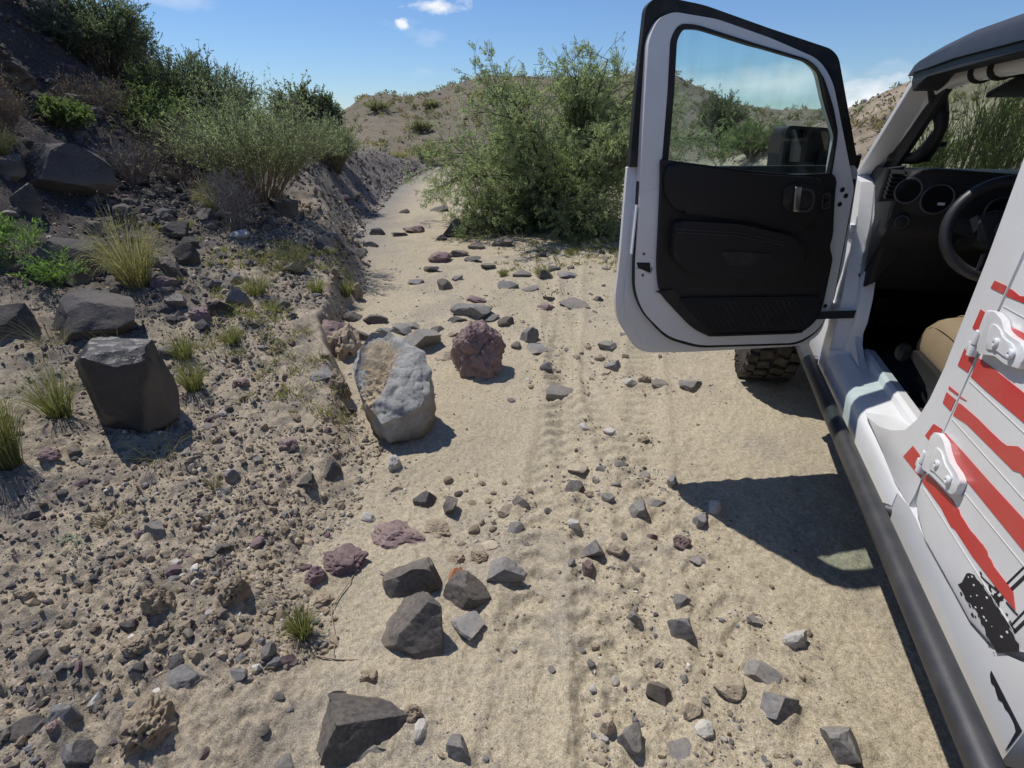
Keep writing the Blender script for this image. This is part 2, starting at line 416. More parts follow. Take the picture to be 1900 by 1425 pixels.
def fbm(x, y, seed=0, octaves=4, gain=.5):
    s = 0.; a = 1.; n = 0.
    for o in range(octaves):
        s = s + a * (vnoise(x, y, seed + o * 17) - .5); n += a
        x = x * 2.03 + 11.3; y = y * 2.03 - 7.1; a *= gain
    return s / n


def sstep(t):
    t = np.clip(t, 0, 1)
    return t * t * (3 - 2 * t)


EDGE_Y = np.array([-60, 0, .8, 1.1, 1.5, 1.9, 2.3, 2.9, 3.7, 4.95, 6.2, 8.2, 11, 15.5, 22.5, 26, 32, 60.])
EDGE_X = np.array([-.6, -.55, -.58, -.6, -.8, -.74, -.74, -1.02, -1.42, -1.55, -1.75, -2.35, -2.75, -3.2, -3.28, -2.2, 1.5, 20.])
RIDGE_X = np.array([-120, -40, -14, -11.5, -8.5, -5.6, -2.0, 6.5, 9.5, 12.4, 15.5, 18, 21.5, 26, 60, 120.])
RIDGE_Z = np.array([3.5, 3.0, 1.5, 3.1, 3.2, 3.8, 4.5, 4.6, 4.9, 4.75, 3.5, 2.8, 2.2, 2.2, 4, 5.])


def bank_s(x, y):                                     # distance left of the foot of the bank
    e = np.interp(y, EDGE_Y, EDGE_X) + .12 * fbm(x * 0 + 3.3, y * 1.7, 5, 3) + .05 * fbm(x * 2., y * 5., 6, 3)
    return e - x


def height(x, y, fine=True):
    x = np.asarray(x, float); y = np.asarray(y, float)
    s = bank_s(x, y)
    sp = np.maximum(s, 0)
    # the step at the foot of the bank, low near by and a wall farther up the wash
    stepz = np.interp(y, [-2, .8, 1.5, 2.3, 3., 3.8, 5, 6.5, 8.2, 11, 16, 22, 28], [.03, .03, .05, .07, .16, .27, .30, .45, .65, .95, .75, .25, .1])
    stepw = np.interp(y, [0, 2.3, 3, 4, 5, 8, 11, 22], [.3, .2, .1, .08, .2, .7, 1.35, 1.2])
    z = stepz * sstep(sp / stepw)
    sl = np.interp(y, [-2, 1, 3, 5, 9, 14, 25], [.10, .12, .20, .30, .34, .16, .06])
    z = z + sl * np.maximum(sp - .1, 0) * np.interp(sp, [0, 8, 30], [1, 1, .6])
    # the steep rocky hillside on the left
    hs = np.maximum(sp - 2.3, 0)
    a = np.interp(y, [-6, 2, 4.5, 7, 9.5, 11.5, 14, 17, 40], [.25, .35, .6, .95, .7, .38, .18, .08, .0])
    z = z + a * hs / (1 + hs * .10)
    z = z + (.35 * fbm(x * .8, y * .8, 21, 4)) * sstep((sp - 1.6) / 2.0)
    # right of the track: a low swell, then the hillside on the right
    r = np.maximum(x - 2.2 - .05 * y, 0)
    z = z + .02 * r
    rh = np.maximum(x - 8.2 - 1.2 * fbm(x * 0 + 1.7, y * .15, 31, 3) - .018 * np.abs(y - 19) ** 1.5, 0)
    z = z + .58 * rh / (1 + rh * .03) * (1 - sstep((y - 19.5) / 7)) * (1 + .25 * fbm(x * .3, y * .3, 33, 4)) * sstep((rh + .001) / .8)
    # the low hills that close the wash
    rz = np.interp(x * 45. / np.maximum(y, 12.), RIDGE_X, RIDGE_Z) + .35 * fbm(x * .35, y * .1, 41, 4)
    t = np.clip((y - 23.) / 22., 0, 1)
    bend = sstep((y - 23) / 22.)
    far = rz * (.35 * t + .65 * bend) * np.where(y > 46, np.maximum(1 - (y - 46) / 60., .3), 1)
    far = far + 1.1 * fbm(x * .22, y * .22, 43, 5) * bend
    z = np.maximum(z, far) + .25 * np.minimum(z, far)
    # rolling relief
    z = z + .05 * fbm(x * .9, y * .9, 3, 3) * sstep((y - .5) / 3)
    if fine:
        dist = np.hypot(x, y)
        k = sstep((s + .25) / .5)                     # 0 on the sandy track, 1 on the bank
        pit = fbm(x * 9, y * 9, 51, 4, .6)
        clod = np.abs(fbm(x * 16, y * 16, 55, 3, .6))
        crumb = np.maximum(fbm(x * 26, y * 26, 81, 3, .6) - .02, 0) ** .8
        crumb2 = np.maximum(fbm(x * 11 + 5, y * 11, 83, 3, .65) - .06, 0) ** .8
        cm = sstep(fbm(x * 1.6, y * 1.6, 85, 3) * 3 + .55)
        z = z + k * ((.075 * pit + .04 * clod) * np.clip(1.15 - dist / 30, .35, 1) + cm * (.040 * crumb + .050 * crumb2) * np.clip(1.6 - dist / 6, 0, 1))
        rough = sstep(fbm(x * .9 + 4, y * .9, 61, 2) * 2.2 + .35)
        z = z + (1 - k) * (.030 * fbm(x * 4, y * 4, 57, 4) * (.6 + .4 * rough) + .020 * rough * fbm(x * 22, y * 22, 58, 3, .65) + .009 * fbm(x * 40, y * 40, 59, 2))
        # grooved gullies on the bare slopes
        z = z - (.55 * np.abs(fbm(y * 1.3 + x * .12, x * .16, 63, 4, .6)) - .10 * fbm(x * 2, y * 2, 64, 4, .6)) * sstep((rh - .3) / 2)
        z = z + sstep((y - 24) / 6) * (.18 * fbm(x * 1.5, y * 1.5, 67, 3))
        bw = sstep(sp / .3) * sstep((y - 4.2) / 3) * (1 - sstep((y - 24) / 4))
        z = z + bw * (.34 * fbm(x * 1.1, y * 1.1, 69, 4, .6) + .20 * fbm(x * 4.5, y * 4.5, 70, 4, .6) + .10 * fbm(x * 13, y * 13, 72, 3, .6))
        # tyre prints pressed in the sand: cleats across two wheel paths
        for (px, py, dx, dy, w, amp) in TRACKS:
            q = (x - px) * dy - (y - py) * dx         # across
            l = (x - px) * dx + (y - py) * dy         # along
            q = q + .05 * fbm(l * .9, l * 0 + px, 71, 2)
            m = sstep((w - np.abs(q)) / .05)
            lug = np.sin((l + .55 * np.abs(q) + .03 * vnoise(x * 5, y * 5, 73)) * 2 * np.pi / .105)
            z = z + (1 - k) * m * amp * (np.clip(lug * 1.6, -1, 1) * .6 - .4) * sstep(vnoise(x * 1.4, y * 1.4, 77) * 2.4 - .35)
            z = z + (1 - k) * amp * .8 * np.exp(-((np.abs(q) - w - .03) / .03) ** 2)
    return z


TRACKS = [(.10, 1.4, .13, .991, .10, .015), (.62, 2.1, .24, .97, .11, .007), (.98, 3.4, .22, .975, .11, .009),
          (-.35, 6.5, -.22, .975, .13, .009), (.30, 1.1, .02, .999, .09, .014)]


def add_mounds(x, y, z):
    """sand and crumbs banked against the bigger stones"""
    for (rx, ry, w, d, h, ty, lab) in ROCKS:
        if ry > 6 or ty in 'kdy' or w < .03: continue
        r = max(w, d) * .62
        m = (np.abs(x - rx) < r * 3) & (np.abs(y - ry) < r * 3)
        if not m.any(): continue
        q = ((x[m] - rx) ** 2 + (y[m] - ry) ** 2) / r ** 2
        z[m] += min(.20 * h, .022) * np.exp(-q * 1.1)
    return z
# ------------------------------------------------------------------ the ground and the hills, one height field cut into its parts
def ground_colour(x, y, z):
    s = bank_s(x, y)
    k = sstep((s + .22) / .45)[:, None]
    n1 = fbm(x * 1.3, y * 1.3, 101, 4)[:, None]; n2 = fbm(x * 5, y * 5, 103, 4)[:, None]; n3 = fbm(x * .35, y * .35, 107, 3)[:, None]
    n4 = fbm(x * 13, y * 13, 109, 3)[:, None]
    sand = np.array([.420, .360, .258]) * (1 + .22 * n1 + .14 * n2)
    grey = np.array([.29, .255, .205])
    sand = sand + (grey - sand) * sstep((n1 + .45 * n2 + .25 * n4) * 3.2 - .12) * .62
    dirt = np.array([.385, .325, .240]) * (1 + .3 * n2 + .2 * n4)
    clod = np.array([.150, .132, .118])
    f = sstep((n4 * 1.1 + n2 * .9 + .35 * n1) * 3.4 + .30 + .35 * sstep((np.maximum(s, 0)[:, None] - .55) / .9) - .55 * sstep((y[:, None] - 1.2) / .3) * sstep((2.6 - y[:, None]) / .5) * sstep((.95 - s[:, None]) / .5))
    bank = dirt + (clod - dirt) * f * .62
    # farther up the left slope the ground is dark violet-grey scree
    scree = np.array([.060, .052, .053]) * (1 + .8 * n2 + .5 * n4)
    fs = sstep((np.maximum(s, 0)[:, None] - .8 + .9 * n1) / 1.1) * sstep((y[:, None] - 2.0 + n1) / 2.0)
    bank = bank + (scree - bank) * fs * .93
    # the cut wall along the wash is greyer and paler with distance
    wall = np.array([.195, .172, .155]) * (1 + .6 * n2 + .5 * n4)
    fw = sstep((y[:, None] - 6.0) / 3) * sstep((1.9 - s[:, None]) / .8)
    bank = bank + (wall - bank) * fw * .9
    c = sand + (bank - sand) * k
    # grey silt along the foot of that wall
    silt = sstep(1 - np.abs(s[:, None] + .05) / .75) * sstep((y[:, None] - 5.5) / 3)
    c = c + (np.array([.235, .215, .20]) * (1 + .3 * n2) - c) * silt * .8
    # dusty hills behind
    hill = np.array([.215, .180, .138]) * (1 + .55 * n3 + .35 * n1)
    hill = hill + (np.array([.155, .11, .09]) - hill) * sstep(n3 * 3 + .3 * n1 + (z[:, None] - 3.2) * .35) * .7
    hill = hill + (np.array([.150, .150, .092]) * (1 + .6 * n4) - hill) * sstep(n2 * 2.6 + n1 * 1.6 + .40) * .62
    fh = sstep((y[:, None] - 20) / 6)
    c = c + (hill - c) * fh
    st = fbm(y * 1.9 + x * .15, x * .2, 131, 4, .65)[:, None]
    rr = sstep((x[:, None] - 8.3) / 1.5)
    c = c + (np.array([.30, .245, .185]) * (1 + .5 * n1 + .4 * n2 + 1.5 * st) - c) * rr * (1 - fh * .7)
    return np.clip(c, .03, .6)


def ground_material(name, gravel, bumpd):
    t = NT(name); P = t.coords('Object')
    base = t.attr('tint')
    sp = t.noise(P, 55, 5, .7); fine = t.noise(P, 260, 3, .7); mid = t.noise(P, 14, 4, .6)
    c = t.mix(1.0, base, t.ramp(sp, (.25, .58), (.5, 1.0), (.78, 1.32)), 'MULTIPLY')
    c = t.mix(1.0, c, t.ramp(fine, (.32, .50), (.5, 1.0), (.68, 1.42)), 'MULTIPLY')
    cell = t.voronoi(P, 110, 'Color'); cd = t.voronoi(P, 110, 'Distance')
    grain = t.math('MULTIPLY', t.math('LESS_THAN', cd, .36), t.math('GREATER_THAN', cell, 1 - gravel))
    stone = t.mix(t.voronoi(P, 31, 'Color'), (.12, .115, .12), (.47, .43, .37))
    c = t.mix(t.math('MULTIPLY', grain, .75), c, stone)
    h = t.math('ADD', t.math('MULTIPLY', sp, 1.0), t.math('ADD', t.math('MULTIPLY', fine, .35), t.math('MULTIPLY', mid, 1.2)))
    h = t.math('ADD', h, t.math('MULTIPLY', grain, .5))
    t.bump(h, .75, bumpd)
    return t.set(c, .95, spec=.12)


def build_ground():
    fine = np.radians(np.linspace(-59, 59, 590))
    coarse = np.radians(np.concatenate([np.linspace(-180, -59, 62)[:-1], np.linspace(59, 180, 62)[1:-1]]))
    az = np.sort(np.concatenate([fine, coarse]))
    r = [.03, .2, .4, .55]
    while r[-1] < 88: r.append(r[-1] * (1.0058 if r[-1] < 4 else 1.0072) + .0004)
    r += [95, 110, 130, 160, 220, 320, 460, 700]
    r = np.array(r)
    A, Q = np.meshgrid(az, r)
    X = (Q * np.sin(A)).ravel(); Y = (Q * np.cos(A)).ravel()
    Z = add_mounds(X, Y, height(X, Y))
    Z = np.where(Q.ravel() > 120, np.minimum(Z, 3.0), Z)
    na, nr = len(az), len(r)
    i = np.arange(nr - 1)[:, None] * na + np.arange(na)[None]
    j = np.arange(nr - 1)[:, None] * na + (np.arange(na)[None] + 1) % na
    F = np.stack([i, i + na, j + na, j], -1).reshape(-1, 4)
    V = np.stack([X, Y, Z], 1)
    C = ground_colour(X, Y, Z)
    cx = X[F].mean(1); cy = Y[F].mean(1); s = bank_s(cx, cy)
    reg = np.zeros(len(F), int)
    reg[s > .02] = 1
    reg[(cx > 8.6) & (cy < 27)] = 3
    reg[cy > 24.5] = 2
    mats = [ground_material('sand', .26, .008), ground_material('stony_earth', .30, .011), ground_material('hill_earth', .22, .02), ground_material('slope_earth', .2, .02)]
    spec = [('sandy_track', 'pale sandy wash with tyre prints and scattered stones', 'track'),
            ('bank', 'dark stony bank and hillside rising left of the sandy wash', 'hillside'),
            ('hill', 'low brown desert hills closing the wash in the distance', 'hill'),
            ('slope', 'bare pale hillside seen between the open door and the windscreen pillar', 'hillside')]
    for q, (nm, lb, ct) in enumerate(spec):
        f = F[reg == q]
        used = np.unique(f); re = np.full(len(V), -1); re[used] = np.arange(len(used))
        me = np_mesh(nm, V[used], re[f], 4, True)
        color_attr(me, C[used])
        tag(link_mesh(nm, me, mats[q]), lb, ct, kind='structure')


build_ground()


def gz(x, y):
    return float(height(np.array([x]), np.array([y]))[0])


# ------------------------------------------------------------------ solid-shape helpers
def dedupe(P):
    Q = []
    for p in P:
        if not Q or (Vector(p) - Vector(Q[-1])).length > 1e-5: Q.append(p)
    return Q


def rounded(P, r, n=4):
    """round the corners of a closed 2-D outline; r one radius or one per corner"""
    out = []; k = len(P)
    for i in range(k):
        a, b, c = Vector(P[i - 1]), Vector(P[i]), Vector(P[(i + 1) % k])
        rr = r[i] if isinstance(r, (list, tuple)) else r
        u = a - b; v = c - b
        rr = min(rr, u.length * .45, v.length * .45)
        if rr < 1e-4: out.append(tuple(b)); continue
        p = b + u.normalized() * rr; q = b + v.normalized() * rr
        for j in range(n + 1):
            t = j / n
            out.append(tuple(p * (1 - t) ** 2 + b * 2 * t * (1 - t) + q * t * t))
    return out


def bev(bm, geom_edges, w, seg=2):
    if w > 0: bmesh.ops.bevel(bm, geom=geom_edges, offset=w, segments=seg, affect='EDGES', profile=.6, clamp_overlap=True)


def prism(bm, loop, vec, bevel=0, seg=2, both=False):
    """extrude a closed planar loop of 3-D points by vec; bevel rounds the rim of the far face"""
    vec = Vector(vec)
    a = [bm.verts.new(p) for p in loop]; b = [bm.verts.new(Vector(p) + vec) for p in loop]
    n = len(a)
    f0 = bm.faces.new(a[::-1]); f1 = bm.faces.new(b)
    for i in range(n): bm.faces.new((a[i], a[(i + 1) % n], b[(i + 1) % n], b[i]))
    if bevel:
        bev(bm, list(f1.edges) + (list(f0.edges) if both else []), bevel, seg)


def ring(bm, outer, inner, vec, N=72):
    """a flat ring between two closed loops (star shaped about the middle of the inner), extruded by vec"""
    vec = Vector(vec)
    o = [Vector(p) for p in outer]; q = [Vector(p) for p in inner]
    c = sum(q, Vector()) / len(q)
    nrm = Vector()
    for i in range(len(o)): nrm += (o[i] - c).cross(o[(i + 1) % len(o)] - c)
    nrm.normalize()
    ax = (o[0] - c).normalized(); ay = nrm.cross(ax)
    def resample(L):
        pts = [((p - c).dot(ax), (p - c).dot(ay)) for p in L]
        res = []
        angs = sorted(math.atan2(y, x) for x, y in pts)
        return pts, angs
    po, ao = resample(o); pi_, ai = resample(q)
    angs = sorted(set([round(a, 4) for a in ao + ai] + [round(-math.pi + 2 * math.pi * i / N, 4) for i in range(N)]))
    def cast(pts, a):
        dx, dy = math.cos(a), math.sin(a); best = 0
        for i in range(len(pts)):
            x1, y1 = pts[i]; x2, y2 = pts[(i + 1) % len(pts)]
            ex, ey = x2 - x1, y2 - y1
            den = dx * ey - dy * ex
            if abs(den) < 1e-12: continue
            t = (x1 * ey - y1 * ex) / den; s = (x1 * dy - y1 * dx) / den
            if t > 0 and -1e-6 <= s <= 1 + 1e-6: best = max(best, t)
        return c + ax * dx * best + ay * dy * best
    O = [cast(po, a) for a in angs]; I = [cast(pi_, a) for a in angs]
    n = len(angs)
    vo = [bm.verts.new(p) for p in O]; vi = [bm.verts.new(p) for p in I]
    wo_ = [bm.verts.new(p + vec) for p in O]; wi = [bm.verts.new(p + vec) for p in I]
    for i in range(n):
        j = (i + 1) % n
        bm.faces.new((vo[i], vo[j], vi[j], vi[i])); bm.faces.new((wo_[j], wo_[i], wi[i], wi[j]))
        bm.faces.new((vo[j], vo[i], wo_[i], wo_[j])); bm.faces.new((vi[i], vi[j], wi[j], wi[i]))


def box(bm, c, s, bevel=0, rot=None, seg=2):
    M = Matrix.Translation(c) @ (rot.to_4x4() if rot is not None else Matrix()) @ Matrix.Diagonal((*s, 1))
    g = bmesh.ops.create_cube(bm, size=1, matrix=M)
    if bevel: bev(bm, list({e for v in g['verts'] for e in v.link_edges}), bevel, seg)


def tube(bm, pts, r, seg=10, cap=True):
    pts = [Vector(p) for p in pts]; n = len(pts)
    rs = r if isinstance(r, (list, tuple)) else [r] * n
    rings = []; up = None
    for i in range(n):
        d = (pts[min(i + 1, n - 1)] - pts[max(i - 1, 0)]).normalized()
        if up is None: up = d.orthogonal().normalized()
        up = (up - d * up.dot(d)); up = up.normalized() if up.length > 1e-6 else d.orthogonal().normalized()
        s = d.cross(up)
        rings.append([bm.verts.new(pts[i] + (up * math.cos(a) + s * math.sin(a)) * rs[i]) for a in [2 * math.pi * k / seg for k in range(seg)]])
    for i in range(n - 1):
        for k in range(seg):
            bm.faces.new((rings[i][k], rings[i][(k + 1) % seg], rings[i + 1][(k + 1) % seg], rings[i + 1][k]))
    if cap:
        bm.faces.new(rings[0][::-1]); bm.faces.new(rings[-1])


def smooth_path(P, n=6):
    P = [Vector(p) for p in P]; out = []
    for i in range(len(P) - 1):
        a = P[max(i - 1, 0)]; b = P[i]; c = P[i + 1]; d = P[min(i + 2, len(P) - 1)]
        for k in range(n):
            t = k / n
            out.append(.5 * ((2 * b) + (c - a) * t + (2 * a - 5 * b + 4 * c - d) * t * t + (3 * b - a - 3 * c + d) * t ** 3))
    out.append(P[-1]); return out


def torus(bm, c, axis, R0, r, n=32, m=8):
    axis = Vector(axis).normalized(); u = axis.orthogonal().normalized(); v = axis.cross(u)
    V = [[bm.verts.new(Vector(c) + (u * math.cos(a) + v * math.sin(a)) * (R0 + r * math.cos(b)) + axis * r * math.sin(b))
          for b in [2 * math.pi * j / m for j in range(m)]] for a in [2 * math.pi * i / n for i in range(n)]]
    for i in range(n):
        for j in range(m):
            bm.faces.new((V[i][j], V[(i + 1) % n][j], V[(i + 1) % n][(j + 1) % m], V[i][(j + 1) % m]))


def cyl(bm, c, axis, r, h, seg=20, bevel=0):
    axis = Vector(axis).normalized(); u = axis.orthogonal().normalized(); v = axis.cross(u)
    loop = [Vector(c) + (u * math.cos(a) + v * math.sin(a)) * r for a in [2 * math.pi * k / seg for k in range(seg)]]
    prism(bm, loop, axis * h, bevel)


def lathe(bm, c, axis, prof, seg=48):
    """prof: (distance along axis, radius)"""
    axis = Vector(axis).normalized(); u = axis.orthogonal().normalized(); v = axis.cross(u)
    rings = [[bm.verts.new(Vector(c) + axis * a + (u * math.cos(t) + v * math.sin(t)) * r) for t in [2 * math.pi * k / seg for k in range(seg)]] for a, r in prof]
    for i in range(len(rings) - 1):
        for k in range(seg):
            bm.faces.new((rings[i][k], rings[i][(k + 1) % seg], rings[i + 1][(k + 1) % seg], rings[i + 1][k]))
    bm.faces.new(rings[0][::-1]); bm.faces.new(rings[-1])


# ------------------------------------------------------------------ vehicle materials
def m_paint(name, col, rough=.28, dust=.35, dustcol=(.45, .38, .28)):
    t = NT(name); P = t.coords('Object')
    n = t.noise(P, 3.5, 6, .65); f = t.noise(P, 160, 2, .6); sp = t.noise(P, 45, 4, .7)
    d = t.math('MULTIPLY', t.ramp(n, (.38, 0), (.72, 1)), dust)
    d = t.math('ADD', d, t.math('MULTIPLY', t.ramp(sp, (.60, 0), (.74, 1)), dust * .5), True)
    c = t.mix(d, col, dustcol)
    t.bump(f, .04, .001)
    t.set(c, t.math('ADD', rough, t.math('MULTIPLY', d, .5)), spec=.5)
    t.b.inputs['Coat Weight'].default_value = .12; t.b.inputs['Coat Roughness'].default_value = .12
    return t.m


def m_plastic(name, col, rough=.55, grain=900, strength=.25, dust=.0, spec=.35):
    t = NT(name); P = t.coords('Object')
    f = t.noise(P, grain, 2, .6); n = t.noise(P, 6, 4, .6)
    c = t.mix(n, tuple(v * .8 for v in col), tuple(v * 1.2 for v in col))
    if dust:
        c = t.mix(t.math('MULTIPLY', t.ramp(t.noise(P, 11, 6, .7), (.42, 0), (.75, 1)), dust), c, (.33, .28, .21))
    t.bump(f, strength, .0008)
    return t.set(c, rough, spec=spec)


M_WHITE = m_paint('white_paint', (.72, .735, .75), dust=.24)
M_RED = m_paint('red_vinyl', (.56, .035, .035), .36, .16)
M_PLINE = m_plastic('pale_vinyl_edge', (.60, .59, .56), .5)
M_BLACKV = m_plastic('black_vinyl', (.016, .016, .022), .4)
M_TRIM = m_plastic('black_interior_plastic', (.013, .013, .014), .55)
M_SOFT = m_plastic('soft_black_vinyl', (.012, .012, .0135), .62, 420, .3)
M_NET = m_plastic('black_net', (.016, .016, .017), .85, 120, .9)
M_RUBBER = m_plastic('black_rubber', (.012, .012, .013), .6, 300, .3, .1)
M_BAR = m_plastic('textured_black_steel', (.030, .032, .038), .45, 500, .5, .10, .5)
M_TYRE = m_plastic('tyre_rubber', (.020, .019, .018), .8, 90, .4, .25)
M_ROOF = m_plastic('black_roof', (.018, .019, .023), .5, 500, .3, .05, .5)
M_CHROME = NT('brushed_metal').set((.62, .63, .65), .28, 1.0)
M_SATIN = NT('satin_silver').set((.10, .10, .11), .5, .7)
M_CARPET = m_plastic('dark_carpet', (.035, .035, .04), .95, 160, 1.0, .12, .1)
M_STRAP = m_plastic('black_webbing', (.02, .02, .024), .9, 300, .6)


def m_leather():
    t = NT('tan_leather'); P = t.coords('Object')
    v = t.voronoi(P, 420); n = t.noise(P, 9, 4, .6)
    t.bump(v, .25, .0008)
    return t.set(t.mix(n, (.215, .16, .095), (.29, .225, .14)), .5, spec=.4)


M_LEATHER = m_leather()


def m_glass(name, tintc, mixf, rough=0.0, dust=.05):
    """thin tinted pane: a see-through layer under a faint reflection, a little dusty"""
    m = bpy.data.materials.new(name); m.use_nodes = True
    t = m.node_tree; n = t.nodes; n.clear()
    out = n.new('ShaderNodeOutputMaterial'); tr = n.new('ShaderNodeBsdfTransparent'); gl = n.new('ShaderNodeBsdfGlossy')
    df = n.new('ShaderNodeBsdfDiffuse'); df.inputs[0].default_value = (.55, .55, .5, 1)
    tr.inputs[0].default_value = (*tintc, 1); gl.inputs['Roughness'].default_value = rough
    fr = n.new('ShaderNodeFresnel'); fr.inputs[0].default_value = 1.5
    mul = n.new('ShaderNodeMath'); mul.operation = 'MULTIPLY'; mul.inputs[1].default_value = mixf; ge = n.new('ShaderNodeNewGeometry'); inv_ = n.new('ShaderNodeMath'); inv_.operation = 'SUBTRACT'; inv_.inputs[0].default_value = 1.0
    t.links.new(ge.outputs['Backfacing'], inv_.inputs[1]); fm = n.new('ShaderNodeMath'); fm.operation = 'MULTIPLY'
    t.links.new(fr.outputs[0], fm.inputs[0]); t.links.new(inv_.outputs[0], fm.inputs[1]); t.links.new(fm.outputs[0], mul.inputs[0])
    a = n.new('ShaderNodeMixShader'); t.links.new(mul.outputs[0], a.inputs[0]); t.links.new(tr.outputs[0], a.inputs[1]); t.links.new(gl.outputs[0], a.inputs[2])
    tcn = n.new('ShaderNodeTexCoord'); mp = n.new('ShaderNodeMapping'); mp.inputs['Scale'].default_value = (9, 9, 2.2)
    nz = n.new('ShaderNodeTexNoise'); nz.inputs['Scale'].default_value = 2.2; nz.inputs['Detail'].default_value = 5
    t.links.new(tcn.outputs['Object'], mp.inputs[0]); t.links.new(mp.outputs[0], nz.inputs['Vector'])
    rp = n.new('ShaderNodeValToRGB'); rp.color_ramp.elements[0].position = .42; rp.color_ramp.elements[1].position = .8
    rp.color_ramp.elements[1].color = (dust, dust, dust, 1); t.links.new(nz.outputs[0], rp.inputs[0])
    b = n.new('ShaderNodeMixShader'); t.links.new(rp.outputs[0], b.inputs[0]); t.links.new(a.outputs[0], b.inputs[1]); t.links.new(df.outputs[0], b.inputs[2])
    t.links.new(b.outputs[0], out.inputs['Surface'])
    return m


M_GLASS = m_glass('side_glass', (.86, .935, .92), 1.0, dust=.08)
M_WGLASS = m_glass('windscreen_glass', (.82, .90, .83), .9, dust=.16)
M_MIRROR = NT('mirror_silver').set((.09, .093, .097), .06, 1.0)
M_DARKGLASS = NT('dial_glass').set((.01, .01, .012), .12, spec=.6)
M_SCREEN = NT('dial_face').set((.02, .02, .022), .4)
M_PALEMARK = NT('pale_marking').set((.55, .56, .58), .5)

# ------------------------------------------------------------------ the jeep: al = metres along its heading, lat = metres to its right, both from the world origin
YAW = R(18.5)
VO = (1.9, 1.52)                                       # al, lat of the middle of its footprint


def V(al, lat, z): return Vector((lat - VO[1], al - VO[0], z))


jeep = thing('off_road_car', 'white four-door off-road car with red stripes and its driver door wide open', 'car',
             (VO[0] * math.sin(YAW) + VO[1] * math.cos(YAW), VO[0] * math.cos(YAW) - VO[1] * math.sin(YAW), 0), -YAW)
L0 = .72                                               # outer face of the near side
W1 = 2.32                                              # outer face of the far side


def side_poly(bm, P, lat=L0, t=.08, bevel=.006, seg=2):
    prism(bm, [V(a, lat + t, z) for a, z in P], (-t, 0, 0), bevel, seg)


# body shell -------------------------------------------------------
bm = bmesh.new()
# cowl side and lower hinge pillar
side_poly(bm, [(2.615, .642), (2.63, .78), (2.645, .87), (2.745, 1.066), (2.79, 1.225), (2.90, 1.36), (3.03, 1.385), (3.36, 1.33), (3.42, .95), (3.42, .50), (2.60, .50), (2.60, .642)], t=.10, bevel=.012)
# corner web where the pillar meets the sill
side_poly(bm, [(2.614, .643), (2.614, .77), (2.56, .70), (2.46, .655), (2.40, .643)], lat=.80, t=.03, bevel=.004)
# lower hinge pillar jamb seen inside the door edge
side_poly(bm, [(2.60, .60), (2.57, .80), (2.60, .90), (2.70, 1.09), (2.745, 1.24), (2.87, 1.36), (2.93, 1.36), (2.80, 1.22), (2.72, 1.0), (2.66, .60)], lat=.775, t=.05, bevel=.01)
body = obj('body', bm, M_WHITE, jeep, 35)

bm = bmesh.new()
sec = [(.90, .50), (.735, .485), (.72, .495), (.72, .590), (.728, .606), (.748, .622), (.80, .632), (.842, .640), (.850, .660), (.866, .668), (.90, .662)]
prism(bm, [V(2.599, l, z) for l, z in sec], (0, -1.05, 0))
# foot of the centre pillar sweeping into the sill
side_poly(bm, [(1.99, .637), (1.93, .645), (1.83, .668), (1.73, .705), (1.65, .755), (1.605, .82), (1.585, .90), (1.583, 1.0), (1.590, 1.13), (1.598, 1.30), (1.615, 1.47), (1.645, 1.735), (1.465, 1.735), (1.462, .705), (1.466, .66), (1.46, .6075), (1.60, .6075), (1.75, .626)], lat=.7215, t=.135, bevel=.010, seg=3)
obj('sill', bm, M_WHITE, jeep, 35)

bm = bmesh.new()
# rocker and quarter panel under and behind the rear door
side_poly(bm, [(1.548, .495), (1.548, .6065), (1.452, .6065), (1.446, .625), (1.40, .608), (1.32, .602), (1.05, .601), (.97, .624), (.90, .69), (.82, .78), (.82, .495)], t=.10, bevel=.008)
side_poly(bm, [(1.46, .56), (1.46, 1.40), (-.85, 1.40), (-.85, .62), (-.55, .62), (-.42, .86), (-.2, 1.0), (.25, 1.0), (.5, .92), (.66, .70), (.72, .56)], lat=.742, t=.07, bevel=.01)
side_poly(bm, [(.43, 1.0), (.43, 1.39), (-.80, 1.39), (-.80, .64), (-.60, .64), (-.44, .90), (-.22, 1.04), (.25, 1.04)], lat=.722, t=.018, bevel=.008)
obj('quarter_panel', bm, M_WHITE, jeep, 35)

# far side, firewall, floor, tail: closes the cabin
bm = bmesh.new()
prism(bm, [V(a, W1 - .06, z) for a, z in [(3.42, .50), (3.42, 1.32), (3.03, 1.385), (-.85, 1.385), (-.85, .55), (.5, .5)]], (.06, 0, 0), .01)
box(bm, V(3.385, 1.52, .93), (1.40, .05, .78))
box(bm, V(1.25, 1.56, .555), (1.30, 4.1, .05))
box(bm, V(-.82, 1.52, .95), (1.44, .05, .84), .01)
obj('cabin_shell', bm, M_TRIM, jeep, 35)
bm = bmesh.new()
prism(bm, [V(a, W1 + .001, z) for a, z in [(3.42, .50), (3.42, 1.32), (3.03, 1.385), (-.85, 1.385), (-.85, .55), (.5, .5)]], (.02, 0, 0), .012)
obj('far_side_panel', bm, M_WHITE, jeep, 35)

